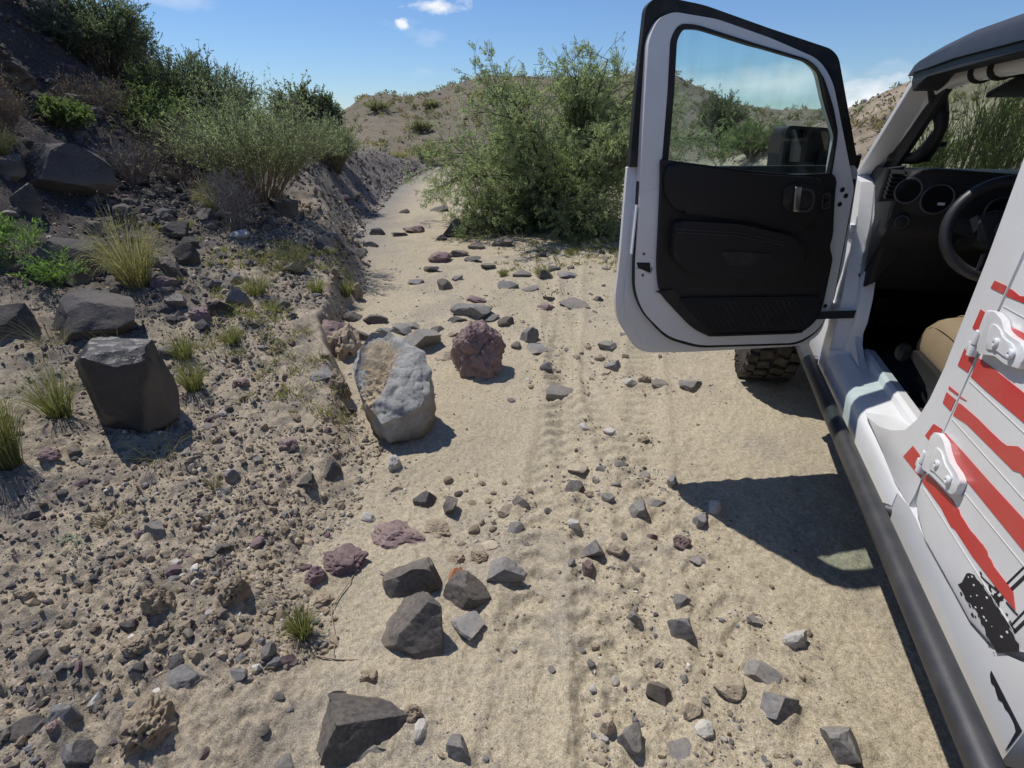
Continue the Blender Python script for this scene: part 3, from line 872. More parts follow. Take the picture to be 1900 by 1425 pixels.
# bonnet, wings, grille
bm = bmesh.new()
hood = [(3.41, .80), (3.41, 2.24), (4.55, 2.06), (4.60, 1.98), (4.60, 1.12), (4.55, 1.04)]
lo = [bm.verts.new(V(a, l, .78)) for a, l in hood]; hi = [bm.verts.new(V(a, l + (.03 if l < 1.5 else -.03), 1.275 - .10 * (a - 3.41) / 1.2)) for a, l in hood]
f = bm.faces.new(hi); bm.faces.new(lo[::-1])
for i in range(6): bm.faces.new((lo[i], lo[(i + 1) % 6], hi[(i + 1) % 6], hi[i]))
bev(bm, list(f.edges), .03, 3)
obj('bonnet', bm, M_WHITE, jeep, 40)
bm = bmesh.new()
for l0, l1 in ((.50, 1.03), (2.03, 2.54)):
    P = [(3.05, .78), (3.18, .98), (3.38, 1.07), (4.12, 1.07), (4.42, .96), (4.46, .90), (4.40, .90), (4.10, 1.02), (3.40, 1.02), (3.23, .94), (3.10, .76)]
    prism(bm, [V(a, l1, z) for a, z in P], (l0 - l1, 0, 0), .012)
obj('front_wing', bm, M_RUBBER, jeep, 35)
bm = bmesh.new()
box(bm, V(4.615, 1.55, .95), (.95, .05, .40), .02)
for i in range(7): box(bm, V(4.645, 1.55 + (i - 3) * .085, .97), (.045, .03, .24), .01)
box(bm, V(4.75, 1.52, .62), (1.5, .16, .16), .03)
obj('grille', bm, M_RUBBER, jeep, 35)

# windscreen frame and pillars ------------------------------------
bm = bmesh.new()
def pillar(l0, l1):
    A = [(3.035, 1.395), (2.995, 1.380), (2.535, 1.785), (2.560, 1.800)]
    prism(bm, [V(a, l1, z) for a, z in A], (l0 - l1, 0, 0), .008)
pillar(.722, .805); pillar(W1 - .085, W1)
box(bm, V(2.525, 1.52, 1.775), (1.43, .06, .04), .012)
wf = obj('windscreen_frame', bm, M_WHITE, jeep, 35)
bm = bmesh.new()
a, b = V(3.00, .806, 1.42), V(2.56, .806, 1.79)
prism(bm, [a, b, b + Vector((1.424, 0, 0)), a + Vector((1.424, 0, 0))], (0, .004, .004))
obj('glass', bm, M_WGLASS, wf)
bm = bmesh.new(); box(bm, V(3.03, 1.52, 1.385), (1.43, .10, .05), .012); obj('cowl_panel', bm, M_TRIM, wf, 35)
bm = bmesh.new()
# black inner pillar cover
A = [(3.05, 1.36), (2.90, 1.36), (2.50, 1.735), (2.40, 1.765), (2.10, 1.772), (2.10, 1.74), (2.36, 1.73), (2.46, 1.69), (2.52, 1.60), (2.60, 1.53)]
prism(bm, [V(a, .826, z) for a, z in [(3.04, 1.36), (2.86, 1.36), (2.47, 1.745), (2.53, 1.78)]], (-.019, 0, 0), .006)
prism(bm, [V(a, 1.00, z) for a, z in [(2.56, 1.80), (2.46, 1.75), (2.30, 1.755), (2.30, 1.79), (2.5, 1.80)]], (-.19, 0, 0), .01)
box(bm, V(2.50, 1.52, 1.765), (1.40, .05, .05), .012)
obj('pillar_cover', bm, M_TRIM, jeep, 35)
# grab handle
bm = bmesh.new()
P = smooth_path([V(2.60, .800, 1.728), V(2.62, .838, 1.660), V(2.60, .860, 1.594), V(2.62, .862, 1.549), V(2.66, .858, 1.496), V(2.74, .846, 1.470), V(2.88, .812, 1.462)], 5)
tube(bm, P, [.026 + .004 * math.sin(i * .4) for i in range(len(P))], 10)
obj('grab_handle', bm, M_TRIM, jeep, True)
bm = bmesh.new()
tube(bm, [V(2.68, .845, 1.468), V(2.67, .868, 1.482), V(2.66, .882, 1.508), V(2.66, .890, 1.526), V(2.655, .918, 1.526)], [.018, .016, .012, .012, .008], 8)
box(bm, V(2.68, .862, 1.475), (.05, .03, .03), .006)
obj('phone_mount', bm, M_TRIM, jeep, 35)
# light door surround bar and its straps
bm = bmesh.new()
path = smooth_path([V(3.06, .835, 1.385), V(2.83, .83, 1.545), V(2.68, .825, 1.672), V(2.57, .82, 1.725), V(2.40, .82, 1.747), V(2.0, .82, 1.752), V(1.45, .82, 1.752)], 6)
tube(bm, path, .030, 12)
ds = obj('door_surround', bm, M_WHITE, jeep, True)
for a in (2.29, 2.155):
    bm = bmesh.new()
    prism(bm, [V(a + .013, .82 + .036 * math.cos(t), 1.749 + .036 * math.sin(t)) for t in [2 * math.pi * k / 20 for k in range(20)]], (0, -.026, 0), .004)
    obj('strap', bm, M_STRAP, ds, 35)

# roof -------------------------------------------------------------
bm = bmesh.new()
prof = [(.70, 1.765), (.705, 1.805), (.735, 1.832), (.80, 1.848), (1.0, 1.868), (1.52, 1.880), (2.04, 1.868), (2.24, 1.848), (2.305, 1.832), (2.335, 1.805), (2.34, 1.765), (2.28, 1.765), (2.25, 1.80), (.79, 1.80), (.76, 1.765)]
stations = [(2.60, -.015, .30), (2.575, -.004, .62), (2.53, .0, .84), (2.42, .004, .96), (2.2, .014, 1.05), (1.4, .016, 1.1), (.2, .016, 1.1), (-.85, 0, 1)]
rows = []
for al, dz, k in stations:
    rows.append([bm.verts.new(V(al, l, 1.775 + (z - 1.775) * k + dz)) for l, z in prof])
for i in range(len(rows) - 1):
    for j in range(len(prof)):
        bm.faces.new((rows[i][j], rows[i][(j + 1) % len(prof)], rows[i + 1][(j + 1) % len(prof)], rows[i + 1][j]))
bm.faces.new(rows[0]); bm.faces.new(rows[-1][::-1])
roof = obj('roof', bm, M_ROOF, jeep, 40)
bm = bmesh.new()
prism(bm, [V(a, .790, z) for a, z in [(2.585, 1.79), (2.575, 1.735), (2.53, 1.705), (2.49, 1.715), (2.42, 1.752), (1.3, 1.762), (1.3, 1.80), (2.55, 1.80)]], (-.080, 0, 0), .008)
obj('rail', bm, M_ROOF, roof, 35)
for l in (1.10, 1.84):
    bm = bmesh.new(); box(bm, V(2.30, l, 1.705), (.42, .20, .018), .006, Matrix.Rotation(R(-12), 3, 'X')); obj('sun_visor', bm, M_TRIM, jeep, 35)
bm = bmesh.new()
tube(bm, [V(1.5, .92, 1.40), V(1.5, .94, 1.74), V(1.5, 2.10, 1.74), V(1.5, 2.12, 1.40)], .04, 10)
obj('roll_cage', bm, M_TRIM, jeep, 35)
for P, l in (([(.50, 1.401), (.40, 1.401), (.40, 1.775), (.50, 1.775)], .77), ([(.50, 1.38), (.40, 1.38), (.40, 1.775), (.50, 1.775)], 2.2), ([(1.60, 1.38), (1.48, 1.38), (1.48, 1.775), (1.60, 1.775)], 2.2), ([(-.84, 1.39), (-.84, 1.78), (-.70, 1.78), (-.70, 1.39)], .78), ([(-.84, 1.38), (-.84, 1.78), (-.70, 1.78), (-.70, 1.38)], 2.2)):
    bm = bmesh.new(); side_poly(bm, P, lat=l, t=.06); obj('roof_post', bm, M_TRIM, jeep, 35)

# dashboard --------------------------------------------------------
bm = bmesh.new()
sec = rounded([(3.33, 1.33), (2.98, 1.42), (2.60, 1.435), (2.545, 1.41), (2.545, 1.20), (2.62, 1.08), (2.70, .92), (3.35, .90)], .03, 3)
prism(bm, [V(a, .775, z) for a, z in sec], (1.49, 0, 0), .02)
dash = obj('dashboard', bm, M_TRIM, jeep, 35)
bm = bmesh.new()                                       # driver's cowl
prism(bm, [V(2.60, l, z) for l, z in rounded([(.81, 1.27), (.78, 1.36), (.80, 1.43), (.86, 1.445), (1.25, 1.425), (1.29, 1.36), (1.27, 1.25)], .03, 3)], (0, -.06, 0), .015)
obj('instrument_cowl', bm, M_TRIM, dash, 35)
for l, z, r in ((.803, 1.362, .045), (.908, 1.335, .054), (1.125, 1.30, .05)):
    bm = bmesh.new(); torus(bm, V(2.535, l, z), (0, 1, 0), r, .0045, 36, 8)
    g = obj('dial', bm, M_SATIN, dash, True)
    bm = bmesh.new(); cyl(bm, V(2.5375, l, z), (0, -1, 0), r, .004, 32)
    obj('dial_face', bm, M_DARKGLASS, dash, 35)
bm = bmesh.new(); box(bm, V(2.530, .925, 1.318), (.024, .003, .010)); obj('dial_marking', bm, M_PALEMARK, dash)
bm = bmesh.new(); prism(bm, [V(2.530, l, z) for l, z in [(1.128, 1.285), (1.15, 1.33), (1.156, 1.318), (1.142, 1.288)]], (0, .003, 0)); obj('dial_marking', bm, M_PALEMARK, dash)
bm = bmesh.new()
for i in range(7): box(bm, V(2.55, .752, 1.335 + i * .0155), (.045, .03, .004), 0, Matrix.Rotation(R(25), 3, 'X'))
prism(bm, [V(2.60, l, z) for l, z in [(.725, 1.31), (.725, 1.44), (.78, 1.45), (.785, 1.32)]], (0, -.028, 0), .01)
obj('air_vent', bm, M_TRIM, dash, 35)
bm = bmesh.new()
lathe(bm, V(2.56, .812, 1.245), (0, -1, 0), [(0, .042), (.012, .042), (.016, .030), (.03, .028), (.034, .022)], 28)
kn = obj('light_switch', bm, M_TRIM, dash, 35)
bm = bmesh.new(); torus(bm, V(2.525, .812, 1.245), (0, 1, 0), .024, .002, 28, 6); obj('switch_ring', bm, M_SATIN, dash, True)
bm = bmesh.new()
prism(bm, [V(2.66, l, z) for l, z in [(.78, .95), (.78, 1.30), (.86, 1.27), (.90, 1.19), (.86, 1.1), (.82, .98)]], (0, -.07, 0), .02)
obj('knee_panel', bm, M_TRIM, dash, 35)

# steering wheel ---------------------------------------------------
SWC = V(2.21, 1.012, 1.278); SWA = Vector((-.10, -1, .30)).normalized()
swu = Vector((1, 0, 0)); swu = (swu - SWA * swu.dot(SWA)).normalized(); swv = SWA.cross(swu)
if swv.z < 0: swv = -swv
def SW(x, y, d=0): return SWC + swu * x + swv * y + SWA * d
bm = bmesh.new(); torus(bm, SWC, SWA, .158, .0195, 48, 12)
wheelrim = obj('steering_wheel', bm, m_plastic('wheel_leather', (.030, .030, .033), .45, 300, .3, 0, .5), jeep, True)
bm = bmesh.new()
hub = rounded([(-.085, .035), (-.05, .062), (.05, .062), (.085, .035), (.065, -.06), (.0, -.075), (-.065, -.06)], .02, 3)
prism(bm, [SW(x, y, -.02) for x, y in hub], SWA * .045, .012)
for P in ([(-.07, .03), (-.15, .035), (-.15, -.01), (-.06, -.03)], [(.07, .03), (.15, .035), (.15, -.01), (.06, -.03)], [(-.03, -.06), (-.05, -.15), (-.03, -.155), (-.012, -.07)], [(.03, -.06), (.05, -.15), (.03, -.155), (.012, -.07)]):
    prism(bm, [SW(x, y, -.012) for x, y in P], SWA * .02, .004)
obj('hub', bm, M_TRIM, wheelrim, 35)
for P in ([(-.105, .03), (-.085, .045), (-.075, .0), (-.085, -.015)], [(.105, .03), (.085, .045), (.075, .0), (.085, -.015)], [(-.047, -.08), (-.054, -.145), (-.047, -.146), (-.036, -.08)], [(.047, -.08), (.054, -.145), (.047, -.146), (.036, -.08)]):
    bm = bmesh.new(); prism(bm, [SW(x, y, .010) for x, y in P], SWA * .005); obj('spoke_trim', bm, M_SATIN, wheelrim)
bm = bmesh.new(); torus(bm, SW(0, 0, .026), SWA, .032, .0022, 28, 6); obj('hub_ring', bm, M_SATIN, wheelrim, True)
cu = bpy.data.curves.new('hub_lettering', 'FONT'); cu.body = 'Jeep'; cu.size = .026; cu.align_x = 'CENTER'; cu.align_y = 'CENTER'; cu.extrude = .0008
tmp = bpy.data.objects.new('hub_lettering', cu); COL.objects.link(tmp)
me = bpy.data.meshes.new_from_object(tmp.evaluated_get(bpy.context.evaluated_depsgraph_get()))
bpy.data.objects.remove(tmp); bpy.data.curves.remove(cu)
me.transform(Matrix.Translation(SW(0, 0, .027)) @ Matrix((swu, swv, SWA)).transposed().to_4x4())
link_mesh('hub_lettering', me, M_SATIN, wheelrim)
bm = bmesh.new(); tube(bm, [SW(0, 0, -.02), SW(0, -.01, -.36)], .04, 14); tube(bm, [SW(-.03, .01, -.07), SW(-.15, .02, -.05)], .009, 8); tube(bm, [SW(.03, .01, -.07), SW(.15, .02, -.05)], .009, 8)
obj('steering_column', bm, M_TRIM, jeep, 35)

# seat -------------------------------------------------------------
def lofted(bm, rows):
    R_ = [[bm.verts.new(p) for p in r] for r in rows]; n = len(rows[0])
    for i in range(len(R_) - 1):
        for j in range(n): bm.faces.new((R_[i][j], R_[i][(j + 1) % n], R_[i + 1][(j + 1) % n], R_[i + 1][j]))
    bm.faces.new(R_[0][::-1]); bm.faces.new(R_[-1])


def seat(l0, l1):
    def cs(al, z0, z1, inset):
        w = l1 - l0
        P = [(0 + inset, z0), (-.012 + inset, (z0 + z1) / 2 - .02), (.0 + inset, z1 - .045), (.03 + inset, z1 - .010), (.085, z1 + .004), (.12, z1 - .010), (w / 2, z1 - .018),
             (w - .12, z1 - .010), (w - .085, z1 + .004), (w - .03 - inset, z1 - .010), (w - inset, z1 - .045), (w + .012 - inset, (z0 + z1) / 2 - .02), (w - inset, z0)]
        return [V(al, l0 + x, z) for x, z in P]
    bm = bmesh.new()
    lofted(bm, [cs(2.41, .76, .80, .06), cs(2.395, .745, .865, .03), cs(2.35, .735, .915, .010), cs(2.27, .725, .950, .0), cs(2.1, .715, .962, 0), cs(1.95, .71, .945, 0), cs(1.78, .70, .91, 0), cs(1.74, .70, .88, .02)])
    c = obj('seat', bm, M_LEATHER, jeep, True)
    bm = bmesh.new()
    for xs in (.092, l1 - l0 - .092):
        tube(bm, smooth_path([V(2.40, l0 + xs + .01, .81), V(2.35, l0 + xs, .917), V(2.27, l0 + xs, .953), V(2.1, l0 + xs, .965), V(1.9, l0 + xs, .94), V(1.78, l0 + xs, .91)], 4), .0032, 6)
    tube(bm, smooth_path([V(2.375, l0 + .02, .80), V(2.33, l0 + .008, .87), V(2.25, l0 + .0, .905), V(2.1, l0 - .003, .917), V(1.9, l0 - .003, .90)], 4), .0025, 6)
    obj('piping', bm, M_LEATHER, c, True)
    bm = bmesh.new()
    def bs(t, z, inset):
        a = 1.72 - .20 * t
        return [V(a + dx * (1 - inset * 2), l0 + x, z) for x, dx in [(.02 + inset, 0), (.02 + inset, .10), (.06, .155), (.12, .13), (l1 - l0 - .12, .13), (l1 - l0 - .06, .155), (l1 - l0 - .02 - inset, .10), (l1 - l0 - .02 - inset, 0), (.25, -.03)]]
    lofted(bm, [bs(0, .86, .03), bs(.1, .92, .0), bs(.5, 1.14, .0), bs(.8, 1.36, .02), bs(.95, 1.46, .05), bs(1, 1.49, .09)])
    for a in (0,): box(bm, V(1.52, (l0 + l1) / 2, 1.59), (.24, .10, .17), .04)
    obj('backrest', bm, M_LEATHER, c, True)
    bm = bmesh.new()
    side_poly(bm, rounded([(2.30, .765), (2.285, .80), (2.05, .80), (1.80, .77), (1.78, .66), (1.98, .66), (2.06, .735)], .02, 3), lat=l0 - .035, t=.03)
    box(bm, V(2.05, l0 + .22, .62), (.34, .5, .10), .02)
    side_poly(bm, [(2.34, .64), (2.30, .69), (1.86, .66), (1.80, .60)], lat=l0 + .02, t=.03)
    obj('side_shield', bm, M_TRIM, c, 35)
    return c


s0 = seat(.95, 1.43)
seat(1.64, 2.12)
bm = bmesh.new()
lathe(bm, V(2.335, .925, .765), (-1, 0, 0), [(0, .030), (.008, .034), (.03, .034), (.038, .026), (.04, .012)], 24)
for k in range(10):
    t = 2 * math.pi * k / 10
    box(bm, V(2.335 + .034 * math.cos(t), .907, .765 + .034 * math.sin(t)), (.024, .008, .008), .002)
obj('adjuster_knob', bm, M_TRIM, s0, 35)
bm = bmesh.new()
a = [V(1.60, .86, 1.45), V(1.66, .86, 1.0), V(1.80, .90, .74), V(1.86, .92, .68)]
for i in range(3):
    p, q = a[i], a[i + 1]; n = Vector((0, .028, .014))
    prism(bm, [p - n, p + n, q + n, q - n], (.004, 0, 0))
obj('seat_belt', bm, M_STRAP, jeep)
bm = bmesh.new(); side_poly(bm, rounded([(1.83, .60), (1.93, .63), (1.84, .93), (1.60, 1.12), (1.60, .66)], .03, 3), lat=.862, t=.012); obj('pillar_trim', bm, M_CARPET, jeep, 35)
bm = bmesh.new(); box(bm, V(2.50, 1.15, .586), (.54, .62, .012), .004); box(bm, V(1.98, .93, .590), (.10, .40, .02), .006); obj('floor_mat', bm, M_CARPET, jeep, 35)
bm = bmesh.new(); box(bm, V(2.2, 1.535, .72), (.17, 1.2, .28), .03); tube(bm, [V(2.42, 1.53, .86), V(2.46, 1.53, 1.02)], [.014, .022], 10); obj('centre_console', bm, M_TRIM, jeep, 35)
bm = bmesh.new()
for l in (1.00, 1.17): box(bm, V(2.98, l, .78), (.07, .02, .09), .008, Matrix.Rotation(R(25), 3, 'X')); tube(bm, [V(3.0, l, .80), V(3.2, l, 1.0)], .012, 8)
obj('pedal', bm, M_TRIM, jeep, 35)
bm = bmesh.new(); box(bm, V(.55, 1.52, .78), (1.25, .48, .22), .06); box(bm, V(.32, 1.52, 1.12), (1.25, .16, .56), .06); obj('rear_seat', bm, M_LEATHER, jeep, 35)

# side step --------------------------------------------------------
bm = bmesh.new()
tube(bm, smooth_path([V(3.18, .80, .555), V(3.10, .710, .54), V(2.98, .676, .532), V(2.4, .672, .530), V(1.6, .672, .528), V(.8, .672, .526), V(.1, .672, .526), V(-.02, .71, .535), V(-.10, .80, .55)], 7), .032, 24)
for a in (2.75, 1.55, .4): tube(bm, [V(a, .70, .525), V(a, .84, .50)], .022, 10)
obj('side_step', bm, M_BAR, jeep, True)
bm = bmesh.new()
box(bm, V(1.9, 1.0, .40), (.10, 4.9, .14), .02); box(bm, V(1.9, 2.04, .40), (.10, 4.9, .14), .02)
tube(bm, [V(3.72, .75, .47), V(3.72, 2.29, .47)], .05, 12); tube(bm, [V(.02, .75, .47), V(.02, 2.29, .47)], .05, 12)
box(bm, V(2.0, 1.52, .47), (.5, 1.4, .14), .04)
obj('chassis', bm, M_RUBBER, jeep, 35)


# wheels -----------------------------------------------------------
def wheel(al, lat, out):
    bm = bmesh.new(); rad = .475; w = .30; c = V(al, lat, rad - .012)
    ax = Vector((1, 0, 0))
    lathe(bm, c - ax * w / 2, ax, [(.0, .30), (.0, .36), (.012, .415), (.03, .445), (.05, .452), (w - .05, .452), (w - .03, .445), (w - .012, .415), (w, .36), (w, .30)], 64)
    for k in range(30):                                # chunky tread: centre blocks and shoulder lugs
        t = 2 * math.pi * k / 30
        for x, dt, sx, st, sk in ((-.045, .0, .075, .062, 14), (.045, .105, .075, .062, -14), (-.118, .10, .062, .066, 0), (.118, .0, .062, .066, 0)):
            a = t + dt; rot = Matrix.Rotation(a, 3, 'X') @ Matrix.Rotation(R(sk), 3, 'Z')
            box(bm, c + Vector((x, -math.sin(a) * .461, math.cos(a) * .461)), (sx, st, .026), .004, rot, 1)
        for x in (-w / 2 + .002, w / 2 - .002):
            a = t + (.10 if x < 0 else 0); box(bm, c + Vector((x, -math.sin(a) * .425, math.cos(a) * .425)), (.018, .055, .06), 0, Matrix.Rotation(a, 3, 'X'))
    ty = obj('wheel', bm, M_TYRE, jeep, 30)
    bm = bmesh.new(); o = ax * out
    lathe(bm, c - o * .05, o, [(0, .24), (.10, .30), (.185, .302), (.19, .285), (.13, .25), (.12, .07), (.135, .06), (.135, .01)], 40)
    for k in range(5):
        t = 2 * math.pi * k / 5; d = Vector((0, -math.sin(t), math.cos(t)))
        box(bm, c + o * .09 + d * .16, (.03, .075, .19), .01, Matrix.Rotation(t, 3, 'X'))
    obj('rim', bm, M_RUBBER, ty, 35)


for al_, lat_, o_ in ((3.72, .625, -1), (.02, .625, -1), (3.72, 2.415, 1), (.02, 2.415, 1)): wheel(al_, lat_, o_)

# rear door with its stripes ---------------------------------------
bm = bmesh.new()
rd = [(1.448, 1.40), (1.450, .78), (1.452, .70), (1.436, .650), (1.395, .622), (1.32, .612), (1.06, .611), (.985, .634), (.915, .70), (.80, .83), (.66, .93), (.52, 1.0), (.46, 1.06), (.45, 1.40)]
side_poly(bm, rd, lat=L0 - .002, t=.022, bevel=.007, seg=3)
for P in ([(1.448, 1.401), (1.40, 1.401), (1.44, 1.735), (1.462, 1.735)], [(.45, 1.401), (.50, 1.401), (.50, 1.735), (.46, 1.735)], [(1.44, 1.736), (1.44, 1.765), (.46, 1.765), (.46, 1.736)]):
    side_poly(bm, P, lat=L0 + .002, t=.03, bevel=.004)
rdoor = obj('rear_door', bm, M_WHITE, jeep, 35)
bm = bmesh.new(); side_poly(bm, [(1.40, 1.401), (1.44, 1.735), (.50, 1.735), (.50, 1.401)], lat=.735, t=.004, bevel=0); obj('window_glass', bm, M_GLASS, rdoor)
bm = bmesh.new(); side_poly(bm, rounded([(.60, 1.22), (.60, 1.255), (.80, 1.255), (.80, 1.22)], .012, 3), lat=.69, t=.028, bevel=.006); obj('handle', bm, M_WHITE, rdoor, 35)
random.seed(5)


def decal(name, P, mat, lat, parent, t=.0014):
    bm = bmesh.new()
    prism(bm, [V(a, lat, z) for a, z in P], (-t, 0, 0))
    return obj(name, bm, mat, parent)


def ragged(x0, x1, z, amp, step, seed):
    rnd = random.Random(seed); out = []; x = x0; s = 1 if x1 > x0 else -1
    while (x1 - x) * s > 0:
        out.append((x, z(x) + rnd.uniform(-amp, amp) * (1 if rnd.random() < .5 else .25))); x += s * rnd.uniform(.4, 1.4) * step
    return out


DL = L0 - .0022                                        # the door's face
PL = .7213                                             # the pillar's face
# on the pillar in front of the door seam
for P in ([(1.523, 1.261), (1.527, 1.242), (1.466, 1.244), (1.466, 1.263)], [(1.53, 1.186), (1.53, 1.137), (1.466, 1.137), (1.466, 1.188)], [(1.526, 1.083), (1.523, 1.035), (1.466, 1.040), (1.466, 1.088)],
          [(1.521, .975), (1.519, .968), (1.466, .974), (1.466, .980)], [(1.521, .957), (1.517, .926), (1.466, .928), (1.466, .962)], [(1.517, .860), (1.533, .812), (1.466, .815), (1.466, .872)],
          [(1.580, .752), (1.630, .696), (1.466, .711), (1.466, .742), (1.523, .755)]):
    P = [(min(max(a, 1.467), 1.572 if z > .72 else 1.60), z) for a, z in P]
    decal('red_stripe', P, M_RED, PL, jeep)
# on the door
X1 = .47
decal('red_stripe', [(1.447, 1.245), (1.446, 1.263), (1.431, 1.263), (1.395, 1.259), (1.388, 1.262), (1.30, 1.272), (1.1, 1.285), (.9, 1.30), (.9, 1.285), (1.1, 1.268), (1.25, 1.258), (1.38, 1.250)], M_RED, DL, rdoor)
decal('red_stripe', [(1.442, 1.137), (1.443, 1.186), (1.40, 1.192), (1.332, 1.197), (1.2, 1.20), (1.0, 1.205), (.8, 1.20), (.6, 1.205), (X1, 1.2), (X1, 1.15), (.7, 1.152), (.9, 1.15), (1.1, 1.147), (1.25, 1.143)], M_RED, DL, rdoor)
decal('red_stripe', [(1.441, 1.040), (1.443, 1.090), (1.393, 1.093), (1.245, 1.096), (1.1, 1.10), (.9, 1.096), (.7, 1.102), (X1, 1.10), (X1, 1.055), (.7, 1.05), (.95, 1.052), (1.205, 1.047), (1.361, 1.041)], M_RED, DL, rdoor)
decal('red_stripe', [(1.446, .977), (1.446, .982), (1.415, .986), (1.425, .982), (1.44, .980)], M_RED, DL, rdoor)
decal('red_stripe', [(1.442, .929), (1.443, .965), (1.428, .968), (1.338, .975), (1.29, .976), (1.232, .979), (1.211, .982), (1.18, 1.0), (1.12, 1.004), (.95, 1.002), (.7, 1.008), (.62, 1.005), (.62, .962), (.8, .956), (.95, .968), (1.05, .957), (1.139, .962), (1.16, .953), (1.26, .948), (1.373, .942)], M_RED, DL, rdoor)
decal('red_stripe', [(1.443, .818), (1.443, .875), (1.339, .882), (1.2, .889), (1.075, .897), (.92, .90), (.86, .896), (.86, .85), (.95, .852), (1.034, .850), (1.299, .838)], M_RED, DL, rdoor)
top = ragged(1.30, .985, lambda x: .766 + .002 * math.sin(x * 40), .005, .016, 3)
decal('red_stripe', [(1.443, .713), (1.441, .742), (1.40, .752)] + top + [(.972, .747)] + [(1.043, .737), (1.144, .726), (1.234, .724), (1.255, .717), (1.322, .722)], M_RED, DL, rdoor)
# pale pinstripe edges between the stripes
for z0, z1, xa in ((1.222, 1.235, 1.44), (1.028, 1.033, 1.44), (.918, .930, 1.44), (.800, .832, 1.44), (.703, .714, 1.43), (1.128, 1.138, 1.25)):
    decal('pinstripe', [(xa, z0), (xa, z0 + .0013), (.95, z1 + .0013), (.95, z1)], M_PLINE, DL, rdoor)
# the black tyre-and-axle drawing low on the door
rnd = random.Random(11)
topz = ragged(1.125, .925, lambda x: .692 + .016 * min(1, max(0, (1.125 - x) / .05)), .004, .012, 8)
botz = ragged(.955, 1.12, lambda x: .645 + .004 * math.sin(x * 50), .005, .010, 9)
decal('tyre_drawing', [(1.132, .683)] + topz + [(.916, .698)] + botz + [(1.139, .640), (1.131, .655)], M_BLACKV, DL, rdoor)
for i in range(40):                                    # splatter along the tread
    a = rnd.uniform(.95, 1.13); z = rnd.choice([rnd.uniform(.632, .645), rnd.uniform(.712, .722), rnd.uniform(.715, .735)]) if i < 26 else rnd.uniform(.65, .70)
    if z > .712 and a > 1.10: continue
    s = rnd.uniform(.0012, .0048) if i < 26 else rnd.uniform(.0008, .003)
    decal('splatter', [(a + s * 1.4 * math.cos(t) * rnd.uniform(.6, 1.2), z + s * .7 * math.sin(t) * rnd.uniform(.6, 1.2)) for t in [k * math.pi / 3 for k in range(6)]], M_BLACKV if i < 26 else M_WHITE, DL - (0 if i < 26 else .0016), rdoor, .001)
def stroke(P, w, mat=None):
    bm = bmesh.new()
    for (a0, z0), (a1, z1) in zip(P, P[1:]):
        d = Vector((a1 - a0, z1 - z0)).normalized(); n = Vector((-d.y, d.x)) * w
        prism(bm, [V(a0 + n.x, DL, z0 + n.y), V(a1 + n.x, DL, z1 + n.y), V(a1 - n.x, DL, z1 - n.y), V(a0 - n.x, DL, z0 - n.y)], (-.0012, 0, 0))
    obj('line_drawing', bm, mat or M_BLACKV, rdoor)
stroke([(1.035, .714), (1.024, .76), (1.008, .83), (1.0, .87)], .0016); stroke([(1.022, .712), (1.006, .77), (.992, .83), (.985, .87)], .0032)
stroke([(1.042, .712), (1.018, .722), (1.008, .710)], .0028); stroke([(1.036, .722), (1.012, .731)], .002)
stroke([(.962, .714), (.955, .76), (.946, .82)], .0016); stroke([(.948, .714), (.940, .76), (.93, .82)], .003); stroke([(.967, .712), (.944, .720)], .0026)
stroke([(1.092, .716), (1.07, .722), (1.03, .735)], .0016); stroke([(1.0, .738), (.975, .742), (.962, .746)], .0016)
t2 = ragged(.905, .70, lambda x: .60 + .05 * (x - .70), .004, .012, 18)
decal('tyre_drawing', [(.945, .600), (.942, .592)] + [(a, .585 - .02 * (.94 - a) + rnd.uniform(-.006, .006)) for a in np.arange(.93, .83, -.011)] + [(.825, .53), (.825, .598)], M_BLACKV, L0, jeep)


# door hinges ------------------------------------------------------
def hinge(dz, P, bolts, barrel):
    bm = bmesh.new()
    prism(bm, [V(a, L0 - .004, z + dz) for a, z in rounded(P, .008, 3)], (-.015, 0, 0), .004, 2)
    # raised web
    c = sum((Vector(p) for p in P), Vector((0, 0))) / len(P)
    prism(bm, [V(c.x + (a - c.x) * .62 - .012, L0 - .0185, c.y + (z - c.y) * .55 + dz) for a, z in rounded(P, .010, 3)], (-.004, 0, 0), .0035, 2)
    cyl(bm, V(1.462, L0 - .010, barrel[0] + dz), (0, 0, 1), .0125, barrel[1] - barrel[0], 16, .003)
    cyl(bm, V(1.462, L0 - .010, barrel[0] - .030 + dz), (0, 0, 1), .0115, .028, 16, .003)
    box(bm, V(1.475, L0 - .004, barrel[0] - .016 + dz), (.02, .04, .026), .004)
    h = obj('hinge', bm, M_WHITE, jeep, 35)
    for a, z in bolts:
        bm = bmesh.new(); lathe(bm, V(a, L0 - .0215, z + dz), (-1, 0, 0), [(0, .0115), (.004, .0115), (.0065, .009), (.0068, .0045), (.004, .004)], 20)
        obj('bolt', bm, M_WHITE, h, 35)


hinge(0, [(1.468, 1.204), (1.429, 1.210), (1.392, 1.204), (1.367, 1.188), (1.339, 1.185), (1.288, 1.186), (1.262, 1.168), (1.262, 1.138), (1.311, 1.129), (1.358, 1.129), (1.425, 1.107), (1.440, 1.115), (1.440, 1.151), (1.464, 1.151)], [(1.366, 1.157), (1.300, 1.157)], (1.118, 1.152))
hinge(0, [(1.465, .858), (1.446, .872), (1.403, .872), (1.371, .856), (1.341, .847), (1.292, .846), (1.270, .838), (1.268, .800), (1.290, .790), (1.347, .780), (1.394, .772), (1.440, .754), (1.446, .765), (1.446, .800), (1.466, .796)], [(1.378, .814), (1.308, .814)], (.764, .800))

